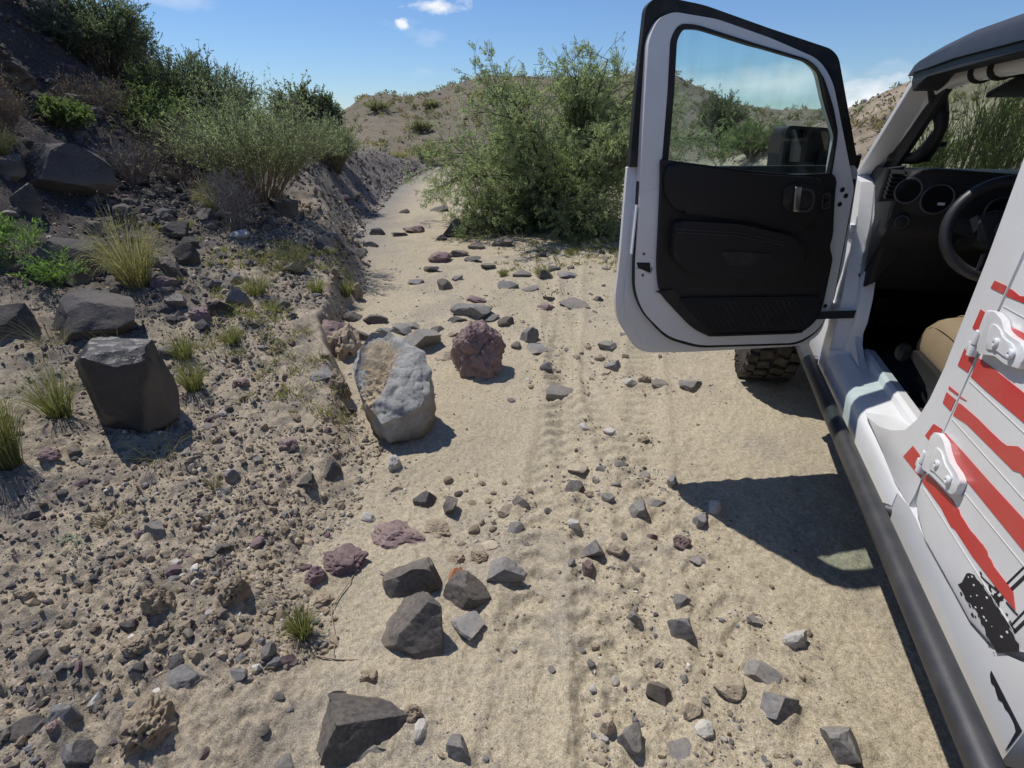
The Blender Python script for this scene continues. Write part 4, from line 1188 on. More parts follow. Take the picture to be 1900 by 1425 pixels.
# the open driver's door: x = metres from its hinge edge, y = towards the cabin side, z up ----
DX, DY = 1.5545, 2.3767
phi = math.atan2(-.1027, -.9947)
inv = Matrix.LocRotScale(jeep.location, jeep.rotation_euler.to_quaternion(), None).inverted()
dloc = inv @ Vector((DX, DY, 0))


def D(u, y, z): return Vector((u, y, z))


def dpoly(bm, P, y0, y1, bevel=0, seg=2): prism(bm, [D(u, y0, z) for u, z in P], (0, y1 - y0, 0), bevel, seg)


skin = rounded([(1.090, 1.44), (1.085, 1.07), (1.090, .88), (1.066, .775), (.965, .632), (.895, .608), (.66, .603), (.12, .610), (.03, .66), (.01, 1.0), (.075, 1.42), (.10, 1.44)], [.004, .05, .06, .08, .05, .04, .02, .05, .05, .05, .02, .004], 4)
bm = bmesh.new()
dpoly(bm, skin, -.022, .004, .006)
low = rounded([(1.052, 1.36), (1.047, 1.29), (1.037, 1.081), (1.022, .938), (.972, .836), (.842, .715), (.674, .664), (.187, .658), (.095, .724), (.067, .857), (.120, 1.33), (.126, 1.36)], [.002, .02, .05, .06, .06, .06, .05, .07, .05, .04, .02, .002], 5)
dpoly(bm, low, .030, .072, .012, 3)
up_o = rounded([(1.052, 1.3605), (1.066, 1.60), (1.078, 1.87), (1.05, 1.93), (1.0, 1.95), (.834, 1.931), (.619, 1.877), (.411, 1.813), (.336, 1.743), (.126, 1.3605)], [.002, .02, .03, .03, .03, .03, .03, .05, .05, .002], 4)
gask = rounded([(.972, 1.42), (.985, 1.70), (.999, 1.872), (.974, 1.916), (.914, 1.915), (.679, 1.861), (.457, 1.813), (.400, 1.779), (.340, 1.671), (.258, 1.548), (.240, 1.40)], [.01, .02, .03, .03, .03, .02, .03, .03, .03, .02, .01], 4)
ring(bm, [D(u, .030, z) for u, z in up_o], [D(u, .030, z) for u, z in gask], (0, .042, 0))
door = obj('driver_door', bm, M_WHITE, jeep, 35)
door['label'] = 'white driver door swung wide open'
door.location = dloc; door.rotation_euler = (0, 0, phi + YAW)
bm = bmesh.new()                                       # inner structure: solid core in paint between skin and inner panel
core = [((u - .56) * .93 + .56, (z - 1.03) * .93 + 1.03) for u, z in skin]
dpoly(bm, core, .0045, .0295)
obj('core', bm, M_WHITE, door, 35)
bm = bmesh.new()                                       # black weather seal all the way round, outer window frame on top
so = rounded([(1.052, 1.30), (1.040, 1.08), (1.026, .935), (.976, .833), (.845, .700), (.68, .648), (.17, .642), (.084, .71), (.054, .86), (.108, 1.34), (.118, 1.39), (1.056, 1.39)], [.02, .05, .06, .06, .06, .05, .07, .05, .05, .02, .003, .003], 5)
ring(bm, [D(u, .0305, z) for u, z in so], [D(u, .0305, z) for u, z in [(.5, 1.2), (.6, 1.2), (.6, 1.1), (.5, 1.1)]], (0, .030, 0))
obj('door_seal', bm, M_RUBBER, door, 35)
bm = bmesh.new()
ou = rounded([(1.088, 1.4415), (1.092, 1.70), (1.086, 1.97), (1.06, 1.995), (1.02, 2.0), (.871, 1.979), (.607, 1.913), (.345, 1.852), (.306, 1.825), (.10, 1.4415)], [.002, .02, .03, .02, .03, .03, .02, .03, .03, .002], 4)
gl = rounded([(.948, 1.43), (.960, 1.70), (.974, 1.867), (.957, 1.900), (.901, 1.901), (.663, 1.849), (.450, 1.804), (.383, 1.762), (.308, 1.653), (.262, 1.565), (.252, 1.40)], [.01, .02, .03, .03, .03, .02, .03, .03, .03, .02, .01], 4)
ring(bm, [D(u, -.010, z) for u, z in ou], [D(u, -.010, z) for u, z in [(a - (.035 if a < .6 else 0), b + (.004 if b > 1.6 else 0)) for a, b in gask]], (0, .038, 0))
obj('window_frame', bm, M_RUBBER, door, 35)
bm = bmesh.new()
ring(bm, [D(u, .052, z) for u, z in [((a - .62) * .997 + .62, (b - 1.66) * .997 + 1.66) for a, b in gask]], [D(u, .052, z) for u, z in gl], (0, .024, 0))
obj('window_seal', bm, M_RUBBER, door, 35)
bm = bmesh.new(); dpoly(bm, [((a - .62) * 1.01 + .62, (b - 1.66) * 1.01 + 1.66) for a, b in gl], .058, .062); obj('window_glass', bm, M_GLASS, door)
# trim panel
bm = bmesh.new()
trim = rounded([(.985, 1.474), (.595, 1.428), (.40, 1.412), (.262, 1.418), (.232, 1.40), (.220, 1.33), (.180, 1.17), (.179, 1.115), (.150, 1.07), (.133, .87), (.137, .79), (.195, .715), (.655, .718), (.742, .762), (.919, .931), (.945, 1.05), (.972, 1.37)], [.01, .03, .03, .02, .03, .03, .02, .02, .02, .03, .03, .04, .04, .04, .05, .05, .03], 4)
dpoly(bm, trim, .0725, .098, .010, 3)
tp = obj('door_panel', bm, M_TRIM, door, 35)
bm = bmesh.new()                                       # padded upper roll
P = rounded([(.972, 1.462), (.595, 1.418), (.30, 1.402), (.262, 1.30), (.30, 1.20), (.42, 1.19), (.56, 1.235), (.90, 1.275), (.965, 1.35)], .04, 4)
dpoly(bm, P, .0985, .118, .016, 3)
obj('upper_pad', bm, M_TRIM, door, 35)
bm = bmesh.new()                                       # armrest
P = rounded([(.915, 1.250), (.643, 1.232), (.40, 1.180), (.300, 1.10), (.31, 1.04), (.50, 1.0), (.80, 1.02), (.905, 1.10)], .035, 4)
dpoly(bm, P, .0986, .150, .026, 3)
obj('armrest', bm, M_SOFT, door, 35)
bm = bmesh.new()
for dz in (0, .012): tube(bm, [D(.905, .1515, 1.205 + dz), D(.64, .1525, 1.186 + dz), D(.43, .1515, 1.142 + dz)], .0016, 6)
obj('stitching', bm, M_SATIN, door)
bm = bmesh.new(); dpoly(bm, rounded([(.705, 1.128), (.470, 1.108), (.530, 1.062), (.660, 1.058)], .02, 4), .1505, .155, .002); obj('pull_pocket', bm, M_RUBBER, door, 35)
bm = bmesh.new()
dpoly(bm, rounded([(.845, .915), (.158, .900), (.162, .80), (.21, .738), (.636, .755), (.71, .79)], .03, 4), .0987, .112, .006)
obj('map_pocket', bm, M_NET, door, 35)
bm = bmesh.new()
for i in range(24):                                    # diamond mesh of the pocket
    x = .20 + i * .028
    for s in (-1, 1):
        a = (x, .765); b = (x + s * .10, .895)
        if .17 < b[0] < .80 and a[0] < .70: tube(bm, [D(a[0], .1125, a[1]), D(b[0], .1125, b[1])], .0022, 5)
obj('pocket_net', bm, M_RUBBER, door)
bm = bmesh.new(); dpoly(bm, rounded([(.945, .945), (.86, .952), (.72, .815), (.64, .730), (.20, .728), (.205, .722), (.66, .722), (.74, .766), (.92, .935)], .006, 2), .0986, .106, .002); obj('kick_strip', bm, M_RUBBER, door, 35)
bm = bmesh.new()
dpoly(bm, rounded([(.472, 1.372), (.40, 1.386), (.325, 1.352), (.312, 1.270), (.405, 1.268), (.455, 1.29)], .02, 4), .1185, .124, .003)
obj('handle_recess', bm, M_RUBBER, door, 35)
bm = bmesh.new()
ring(bm, [D(u, .1245, z) for u, z in rounded([(.412, 1.366), (.350, 1.362), (.328, 1.335), (.326, 1.290), (.345, 1.270), (.405, 1.272)], .014, 4)], [D(u, .1245, z) for u, z in rounded([(.402, 1.357), (.356, 1.353), (.338, 1.331), (.336, 1.295), (.350, 1.279), (.397, 1.281)], .012, 4)], (0, .006, 0))
obj('handle_bezel', bm, M_SATIN, door, 35)
bm = bmesh.new(); dpoly(bm, rounded([(.432, 1.372), (.404, 1.372), (.390, 1.277), (.416, 1.275)], .006, 3), .131, .142, .004); obj('handle', bm, M_CHROME, door, 35)
bm = bmesh.new()
ring(bm, [D(u, .1186, z) for u, z in rounded([(.292, 1.345), (.258, 1.345), (.246, 1.282), (.285, 1.282)], .014, 4)], [D(u, .1186, z) for u, z in rounded([(.287, 1.340), (.262, 1.340), (.251, 1.287), (.281, 1.287)], .012, 4)], (0, .004, 0))
obj('switch_bezel', bm, M_SATIN, door, 35)
for z in (1.330, 1.302):
    bm = bmesh.new(); cyl(bm, D(.269 - (1.33 - z) * .2, .1187, z), (0, 1, 0), .010, .004, 18, .001); obj('mirror_switch', bm, M_SCREEN, door, 35)
for u, z in ((.176, 1.350), (.153, 1.326), (.170, 1.292), (.102, .84), (.104, .79)):
    bm = bmesh.new(); lathe(bm, D(u, .0725, z), (0, 1, 0), [(0, .0095), (.003, .0095), (.0045, .006), (.0046, .002)], 16); obj('plug', bm, M_RUBBER, door, 35)
for u, z in ((1.004, 1.102), (.998, 1.010)):
    bm = bmesh.new(); lathe(bm, D(u, .0725, z), (0, 1, 0), [(0, .006), (.002, .006), (.0022, .003)], 12); obj('screw', bm, M_SATIN, door, 35)
bm = bmesh.new()
dpoly(bm, [(1.032, 1.066), (.972, 1.064), (.966, 1.022), (1.02, 1.036)], .0726, .0745)
obj('latch', bm, M_RUBBER, door, 35)
bm = bmesh.new(); tube(bm, [D(1.028, .076, 1.042), D(.995, .077, 1.030), D(.966, .076, 1.018), D(.962, .076, 1.045)], .0035, 8); obj('latch_plate', bm, M_CHROME, door, True)
bm = bmesh.new(); prism(bm, [D(1.0555, .0345, 1.10), D(1.0555, .0345, 1.30), D(1.0555, .066, 1.30), D(1.0555, .066, 1.10)], (-.006, 0, 0), .002); obj('edge_strip', bm, M_WHITE, door, 35)
# mirror on the outside of the door, seen through the glass
bm = bmesh.new()
rr = rounded([(.392, 1.592), (.376, 1.392), (.125, 1.372), (.160, 1.580)], .030, 5)
prism(bm, [D(u, -.10, z) for u, z in rr], (0, -.09, 0), .03, 4)
ring(bm, [D(u, -.0995, z) for u, z in rr], [D((u - .265) * .88 + .265, -.0995, (z - 1.49) * .86 + 1.49) for u, z in rr], (0, .022, 0))
box(bm, D(.13, -.10, 1.46), (.16, .05, .07), .015); box(bm, D(.10, -.045, 1.45), (.06, .09, .06), .01)
mh = obj('mirror', bm, M_TRIM, door, 40)
bm = bmesh.new(); prism(bm, [D((u - .265) * .87 + .265, -.096, (z - 1.49) * .85 + 1.49) for u, z in rr], (0, .004, 0)); obj('mirror_glass', bm, M_MIRROR, door)
# the strap that checks the door
bm = bmesh.new()
p = inv @ Vector((DX, DY, 0))
A0 = door.matrix_basis @ D(.16, .085, .80); A1 = V(2.60, .80, .83)
prism(bm, [A0 + Vector((0, 0, -.018)), A0 + Vector((0, 0, .018)), A1 + Vector((0, 0, .018)), A1 + Vector((0, 0, -.018))], (.004, -.004, 0))
obj('check_strap', bm, M_STRAP, jeep)
for z in (.80, 1.16):                                  # hinges of the driver's door
    bm = bmesh.new()
    cyl(bm, V(2.755, L0 - .014, z - .03), (0, 0, 1), .013, .06, 14, .003); box(bm, V(2.80, L0 - .008, z), (.018, .09, .05), .006)
    obj('front_hinge', bm, M_WHITE, jeep, 35)
for a, z in ((2.73, 1.02), (2.70, .98), (2.66, .80)):
    bm = bmesh.new(); lathe(bm, V(a, .774, z), (-1, 0, 0), [(0, .008), (.003, .008), (.004, .004)], 12); obj('plug', bm, M_RUBBER, jeep, 35)


# ------------------------------------------------------------------ stones
def m_rock(name, a, b, dust=.35, rough=.85, bump=.6, scale=1.0, spec=.25):
    t = NT(name); P = t.coords('Object')
    off = t.new('ShaderNodeVectorMath', operation='ADD'); t.link(P, off.inputs[0])
    rv = t.math('MULTIPLY', t.rand(), 37.0); t.link(rv, off.inputs[1]); P = off.outputs[0]
    n = t.noise(P, 7 * scale, 6, .65, .4); f = t.noise(P, 60 * scale, 5, .7); q = t.noise(P, 2.6 * scale, 3, .5)
    c = t.mix(t.ramp(n, (.32, 0), (.68, 1)), a, b)
    c = t.mix(1.0, c, t.ramp(f, (.25, .72), (.5, 1.0), (.75, 1.25)), 'MULTIPLY')
    c = t.mix(1.0, c, t.ramp(t.rand(), (0, .80), (1, 1.22)), 'MULTIPLY')
    d = t.math('MULTIPLY', t.ramp(t.math('ADD', t.math('MULTIPLY', q, .6), t.math('MULTIPLY', f, .4)), (.44, 0), (.60, 1)), dust)
    gp = t.new('ShaderNodeSeparateXYZ'); t.link(t.coords('Generated'), gp.inputs[0])
    foot = t.ramp(t.math('ADD', gp.outputs['Z'], t.math('MULTIPLY', t.math('SUBTRACT', n, .5), .7)), (.30, 1), (.56, 0))
    d = t.math('MAXIMUM', d, t.math('MULTIPLY', foot, min(.75, dust * 2.2)))
    c = t.mix(d, c, (.36, .295, .205))
    t.bump(t.math('ADD', n, t.math('MULTIPLY', f, .5)), bump, .010)
    return t.set(c, rough, spec=spec)


M_ROCKS = {
    'b': m_rock('basalt', (.070, .066, .068), (.115, .105, .100), .28),
    'd': m_rock('dark_boulder', (.055, .050, .051), (.100, .092, .088), .14),
    'c': m_rock('dark_crag', (.040, .034, .034), (.075, .064, .060), .12),
    'k': m_rock('black_rock', (.024, .024, .027), (.050, .047, .046), .10, .5, .35, .6, .45),
    'g': m_rock('grey_stone', (.155, .150, .150), (.225, .215, .205), .35),
    'p': m_rock('purple_stone', (.155, .100, .108), (.235, .165, .170), .30),
    't': m_rock('tan_stone', (.36, .29, .205), (.46, .39, .29), .3),
    'w': m_rock('pale_stone', (.44, .42, .39), (.56, .53, .48), .25),
    'n': m_rock('brown_clod', (.225, .175, .125), (.32, .255, .18), .45),
    'o': m_rock('orange_stone', (.36, .15, .075), (.44, .22, .12), .2),
}


def m_black():
    t = NT('black_rock_brown_flank'); P = t.coords('Object')
    n = t.noise(P, 9, 6, .65, .4); f = t.noise(P, 70, 5, .7); q = t.noise(P, 4, 4, .6, .3)
    x = t.new('ShaderNodeSeparateXYZ'); t.link(P, x.inputs[0])
    c = t.mix(n, (.022, .022, .025), (.055, .052, .052))
    c = t.mix(1.0, c, t.ramp(f, (.25, .65), (.5, 1.0), (.75, 1.4)), 'MULTIPLY')
    m = t.ramp(t.math('ADD', t.math('SUBTRACT', x.outputs['X'], t.math('MULTIPLY', x.outputs['Z'], .30)), t.math('MULTIPLY', t.math('SUBTRACT', q, .5), .12)), (.03, 0), (.055, 1))
    c = t.mix(t.math('MULTIPLY', m, .85), c, t.mix(n, (.115, .088, .062), (.19, .15, .11)))
    t.bump(t.math('ADD', n, t.math('MULTIPLY', f, .5)), .6, .010)
    return t.set(c, t.math('ADD', .42, t.math('MULTIPLY', m, .4)), spec=.45)


def m_boulder():
    t = NT('crusted_boulder'); P = t.coords('Object')
    n = t.noise(P, 8, 6, .65, .5); f = t.noise(P, 55, 5, .7); q = t.noise(P, 6.0, 5, .65, .6)
    g = t.mix(t.ramp(n, (.35, 0), (.65, 1)), (.27, .265, .25), (.385, .375, .35))
    g = t.mix(1.0, g, t.ramp(f, (.25, .7), (.5, 1.0), (.75, 1.2)), 'MULTIPLY')
    # the hollow down its face holds a crust of earth
    dv = t.new('ShaderNodeVectorMath', operation='DISTANCE'); sc = t.new('ShaderNodeMapping'); t.link(P, sc.inputs[0])
    sc.inputs['Scale'].default_value = (2.1, .80, .5); t.link(sc.outputs[0], dv.inputs[0]); dv.inputs[1].default_value = (-.150, .055, .17)
    m = t.ramp(t.math('ADD', dv.outputs['Value'], t.math('MULTIPLY', t.math('SUBTRACT', q, .5), .62)), (.15, 1), (.23, 0))
    c = t.mix(m, g, t.mix(n, (.34, .265, .17), (.44, .36, .25)))
    lo = t.new('ShaderNodeSeparateXYZ'); t.link(P, lo.inputs[0])
    low = t.ramp(t.math('SUBTRACT', t.math('ADD', lo.outputs['Z'], t.math('MULTIPLY', t.math('SUBTRACT', q, .5), .25)), t.math('MULTIPLY', lo.outputs['Y'], .55)), (.10, 1), (.22, 0))
    c = t.mix(t.math('MULTIPLY', low, .85), c, (.25, .195, .13))
    t.bump(t.math('ADD', n, t.math('MULTIPLY', f, .6)), .8, .014)
    return t.set(c, .9, spec=.2)


def rock_mesh(name, w, d, h, seed, cuts=13, sub=3, rough=.04, blocky=.62, tilt=0, flat=True, planes=None):
    """a stone: an icosphere cut flat by random planes, then roughened"""
    rnd = random.Random(seed)
    bm = bmesh.new(); bmesh.ops.create_icosphere(bm, subdivisions=sub, radius=1.0)
    P = np.array([v.co for v in bm.verts])
    for (a, b, c, k) in planes or ():
        n = np.array([a, b, c]) / math.sqrt(a * a + b * b + c * c)
        P = P - np.maximum(P @ n - k, 0)[:, None] * n
    for i in range(0 if planes else cuts):
        n = np.array([rnd.gauss(0, 1), rnd.gauss(0, 1), rnd.gauss(0, .8)]); n /= np.linalg.norm(n)
        k = rnd.uniform(blocky - .14, blocky + .20)
        e = np.maximum(P @ n - k, 0)
        P = P - e[:, None] * n
    off = rnd.uniform(0, 50)
    out = []
    for p in P:
        q = Vector(p * 2.1 + off); s = mnoise.fractal(q, .8, 2.2, 5) * rough
        q2 = Vector(p * .9 + off); s += mnoise.noise(q2) * rough * 1.3
        q3 = Vector(p * 5.5 + off); s -= max(0, mnoise.noise(q3) - .12) * rough * 2.2
        out.append(p * (1 + s))
    P = np.array(out)
    lo = P.min(0); hi = P.max(0)
    P = (P - (lo + hi) / 2) / (hi - lo) * np.array([w, d, h])
    if tilt:
        c, s = math.cos(tilt), math.sin(tilt); P = P @ np.array([[c, 0, -s], [0, 1, 0], [s, 0, c]])
    P[:, 2] -= P[:, 2].min()
    for v, p in zip(bm.verts, P): v.co = p
    me = bpy.data.meshes.new(name); bm.to_mesh(me); bm.free()
    if not flat:
        me.shade_smooth(); me.set_sharp_from_angle(angle=R(14))
    return me


def big_boulder(cx, cy):
    """a thick slab tipped towards the track: a worn sloping face, a hollow of earth in it, steep broken sides"""
    top = [(-.915, 2.66, .36), (-.905, 2.75, .42), (-.835, 2.86, .49), (-.735, 2.885, .50), (-.640, 2.83, .47), (-.520, 2.745, .42), (-.452, 2.625, .345), (-.460, 2.52, .285), (-.505, 2.435, .235), (-.595, 2.375, .205), (-.695, 2.335, .185), (-.770, 2.42, .225), (-.855, 2.53, .285)]
    T = np.array(top) - [cx, cy, 0]
    n = 220; m = len(T); t = np.linspace(0, m, n, endpoint=False); i = t.astype(int); w = (t - i)[:, None]
    w = w * w * (3 - 2 * w) * .5 + w * .5
    E = T[i] * (1 - w) + T[(i + 1) % m] * w
    c = E.mean(0); B = np.stack([c[0] + (E[:, 0] - c[0]) * .80 + .02, c[1] + (E[:, 1] - c[1]) * .80 + .045, np.full(n, -.06)], 1)
    rows = []
    for k in range(20):                                # side wall, bulging a little below the rim
        f = k / 19; bul = 1 + .07 * math.sin(math.pi * min(1, f * 1.15))
        P = B * (1 - f) + E * f; P[:, :2] = c[:2] + (P[:, :2] - c[:2]) * bul; rows.append(P)
    for k in range(1, 46):                             # the sloping face
        f = k / 46; P = E * (1 - f) + c * f; P = P.copy()
        P[:, 2] += .030 * math.sin(min(1, f * 3) * math.pi / 2)
        rows.append(P)
    V0 = np.concatenate(rows)
    u = (V0[:, 0] + .085) / .105; v = (V0[:, 1] - .06) / .24
    face = np.arange(len(V0)) >= 20 * n
    V0[:, 2] -= np.where(face, .055 * np.maximum(0, 1 - u * u - v * v) ** .5, 0)
    out = np.empty_like(V0)
    nrm = V0 - np.array([0, .03, .12]); nrm /= np.linalg.norm(nrm, axis=1, keepdims=True)
    for q in range(len(V0)):
        p = Vector(V0[q])
        a = mnoise.fractal(p * 5.5 + Vector((3, 1, 7)), .9, 2.1, 6) * .020 + (abs(mnoise.noise(p * 13)) - .25) * .022
        if face[q] and u[q] ** 2 + v[q] ** 2 < 1.0: a += (mnoise.fractal(p * 30, .7, 2.0, 4)) * .018 - max(0, mnoise.noise(p * 16) - .1) * .03
        out[q] = V0[q] + nrm[q] * a
    F = []
    nr = len(rows)
    for k in range(nr - 1):
        a = np.arange(n) + k * n; b = (np.arange(n) + 1) % n + k * n
        F.append(np.stack([a, b, b + n, a + n], 1))
    me = np_mesh('boulder', out, np.concatenate(F), 4, True)
    me.set_sharp_from_angle(angle=R(30))
    return me


NAMES = {'b': 'rock', 'd': 'boulder', 'k': 'boulder', 'g': 'stone', 'p': 'purple_rock', 't': 'stone', 'w': 'pebble', 'n': 'earth_clod', 'o': 'stone', 'y': 'boulder'}
CATS = {'rock': 'rock', 'boulder': 'boulder', 'stone': 'stone', 'purple_rock': 'rock', 'pebble': 'pebble', 'earth_clod': 'clod'}
for k, (x, y, w, d, h, ty, lab) in enumerate(ROCKS):
    nm = NAMES[ty]; rnd = random.Random(900 + k)
    kw = dict(cuts=15, sub=5 if w > .10 and y < 3 else 4 if y < 4 else 3, rough=.05)
    if ty in 'bg': kw.update(blocky=.53, rough=.040, cuts=14)
    if ty == 'p': kw.update(rough=.15, blocky=.72)
    if ty == 'n': kw.update(rough=.20, blocky=.8)
    if ty in 'tw': kw.update(rough=.06, blocky=.74)
    if ty == 'd': kw.update(blocky=.53, rough=.04, cuts=20, sub=5 if w > .4 else 4)
    if ty == 'k': kw.update(rough=.030, sub=5, planes=[(-1, -.15, .05, .60), (-.72, -.70, -.05, .62), (.12, -1, -.10, .60), (.78, -.62, .05, .62), (1, .1, .12, .62), (.1, 0, 1, .66), (.42, -.30, .85, .70), (-.55, -.2, .8, .78), (.0, 1, .2, .66), (-.3, -.8, -.55, .74)])
    h *= 1.22
    if ty == 'k': w *= .80; d *= .80; h *= .90; x += .075
    if lab.startswith('rough purple boulder'): h *= 1.12; w *= 1.02; kw.update(sub=6, rough=.16, planes=[(-1, -.2, .1, .62), (.9, -.45, .1, .60), (-.35, -.9, .15, .62), (.3, -.8, .45, .66), (0, .1, 1, .80), (.55, .1, .8, .78), (-.6, .1, .75, .74), (.1, 1, .1, .7)])
    if ty == 'y':
        x, y = -.70, 2.60
        o = link_mesh(nm, big_boulder(x, y), m_boulder())
    else:
        me = rock_mesh(nm, w, d, h, 300 + k, flat=False, **kw)
        o = link_mesh(nm, me, m_black() if ty == 'k' else M_ROCKS[ty])
        o.rotation_euler = (R(rnd.uniform(-7, 7)), R(rnd.uniform(-9, 9)), R(rnd.uniform(-28, 28))) if 'planes' not in kw else (0, 0, R(6))
    o.location = (x, y, gz(x, y) - (0 if ty == 'y' else h * (.34 if ty != 'k' else .16)))
    tag(o, lab, CATS[nm])

# loose stones that nothing sets apart, zone by zone
rs = np.random.default_rng(12)
PROT = {}
for ty in 'bgptwn':
    PROT[ty] = [rock_mesh('loose_stone', 1, rs.uniform(.65, .95), rs.uniform(.45, .75), 5000 + ord(ty) * 10 + i, cuts=12, sub=2, rough=.04 if ty in 'bg' else .12, blocky=.62 if ty in 'bgp' else .78) for i in range(5)]
    for me in PROT[ty]: me.materials.append(M_ROCKS[ty])
TAKEN = np.array([(r[0], r[1], max(r[2], r[3]) * .6) for r in ROCKS])


def free(x, y, r):
    q = np.hypot(TAKEN[:, 0] - x, TAKEN[:, 1] - y)
    return bool(np.all(q > TAKEN[:, 2] + r))


def jeep_clear(x, y):
    return x * math.cos(YAW) - y * math.sin(YAW) < .72


MARKS = [(-.70, 2.60, 'the big pale boulder'), (-1.82, 2.3, 'the black boulder'), (-.34, 1.35, 'the basalt blocks'), (-.42, .97, 'the very large slab'), (-.62, 1.62, 'the purple ledge'), (-.73, 1.2, 'the green tuft'),
         (-1.0, 1.05, 'the flat slab with a white pebble'), (-1.05, .88, 'the tall brown rock'), (-1.25, .85, 'the bottom left corner'), (-1.61, 1.4, 'the silvery plant'), (-1.64, 1.61, 'the grey-green tuft'), (-2.1, 1.85, 'the tall dark grass'),
         (.42, 1.0, 'the purplish grey slab'), (.27, 1.02, 'the dark stone in the gravel'), (.2, .9, 'the grey pointed stone'), (.32, 1.25, 'the smooth dark stone'), (.75, .9, 'the flat square stone'), (.17, 1.62, 'the olive grey stone'), (.45, 1.68, 'the lilac stone'),
         (.36, 1.9, 'the tall purplish slab'), (.65, 1.85, 'the door shadow tip'), (-.18, 3.1, 'the purple boulder'), (.28, 2.75, 'the flat stone on the open sand'), (.78, 3.0, 'the front tyre'), (.55, 3.1, 'the cobble cluster'), (-.3, 3.85, 'the large flat slab'), (.4, 4.0, 'the open door'),
         (-2.73, 3.66, 'the large straw clump'), (-3.22, 5.87, 'the smaller straw clump'), (-3.06, 6.5, 'the tall pale bush'), (-3.9, 4.9, 'the dark brown boulder'), (-3.1, 3.4, 'the smooth grey boulder'), (-2.4, 2.9, 'the large grey boulder'), (-2.0, 3.9, 'the slab in yellow grass'),
         (-.9, 8.5, 'the upright boulder'), (.5, 7.8, 'the thorny tree'), (-.2, 1.75, 'the dark angular stone'), (-1.35, 3.5, 'the broken bank edge')]
HUE = {'b': 'dark', 'g': 'grey', 'p': 'purple', 't': 'tan', 'w': 'whitish', 'n': 'brown'}


def spell(x, y, s, ty, sizes, noun, where):
    m = min(MARKS, key=lambda q: (q[0] - x) ** 2 + (q[1] - y) ** 2)[2]
    f = (s - sizes[0]) / (sizes[1] - sizes[0])
    return '%s %s %s %s, by %s' % ('tiny' if f < .33 else 'small' if f < .7 else 'biggish', HUE[ty], noun, where, m)


def scatter(n, region, types, sizes, name, label, cat, group):
    """n single stones inside region(rng) -> (x, y)"""
    global TAKEN
    made = 0
    while made < n:
        x, y = region(rs)
        s = rs.uniform(*sizes)
        if not free(x, y, s * .6) or not jeep_clear(x, y): continue
        ty = types[int(rs.integers(len(types)))]
        me = PROT[ty][int(rs.integers(5))]
        o = bpy.data.objects.new(name, me); COL.objects.link(o)
        o.scale = (s, s * rs.uniform(.8, 1.1), s * rs.uniform(.75, 1.1)); o.rotation_euler = (rs.uniform(-.3, .3), rs.uniform(-.3, .3), rs.uniform(0, 6.28))
        o.location = (x, y, gz(x, y) - s * .22)
        tag(o, spell(x, y, s, ty, sizes, cat, label), cat, group)
        TAKEN = np.vstack([TAKEN, (x, y, s * .5)]); made += 1


def blob(cx, cy, sx, sy):
    return lambda g: (g.normal(cx, sx), g.normal(cy, sy))


def left_bank(g):
    y = g.uniform(.75, 3.4); s = abs(g.normal(.35, .45)) + .05
    return float(np.interp(y, EDGE_Y, EDGE_X)) - s, y


scatter(62, left_bank, 'bbgggnnp', (.030, .075), 'loose_stone', 'bedded in the bank', 'stone', 'small stones bedded in the near bank')
scatter(16, blob(.42, 2.02, .16, .22), 'gggggbp', (.025, .055), 'loose_stone', 'on the sand', 'stone', 'small stones scattered left of the door shadow')
scatter(18, blob(.42, 3.3, .22, .25), 'ttwgng', (.03, .065), 'loose_stone', 'on the track', 'stone', 'cobbles between the boulder and the tyre')
scatter(24, blob(.52, 1.05, .24, .22), 'gggwtt', (.020, .050), 'loose_stone', 'in the gravel', 'stone', 'small stones in the lower right gravel')
scatter(16, blob(-.22, 1.82, .16, .16), 'nnntb', (.03, .06), 'earth_clod', 'at the bank foot', 'clod', 'clods above the basalt blocks')
scatter(14, blob(.6, 6.4, .8, .8), 'bggp', (.06, .14), 'loose_stone', 'strewn on the track', 'stone', 'stones strewn below the tree')
scatter(10, blob(.2, 4.5, .5, .5), 'gggt', (.035, .08), 'loose_stone', 'on the open sand', 'stone', 'stones on the sand beside the slab')
scatter(34, lambda g: (g.uniform(-4.8, -1.9), g.uniform(3.4, 6.6)), 'bbbbg', (.09, .30), 'rock', 'jumbled on the slope', 'rock', 'dark rocks jumbled below the bushes')


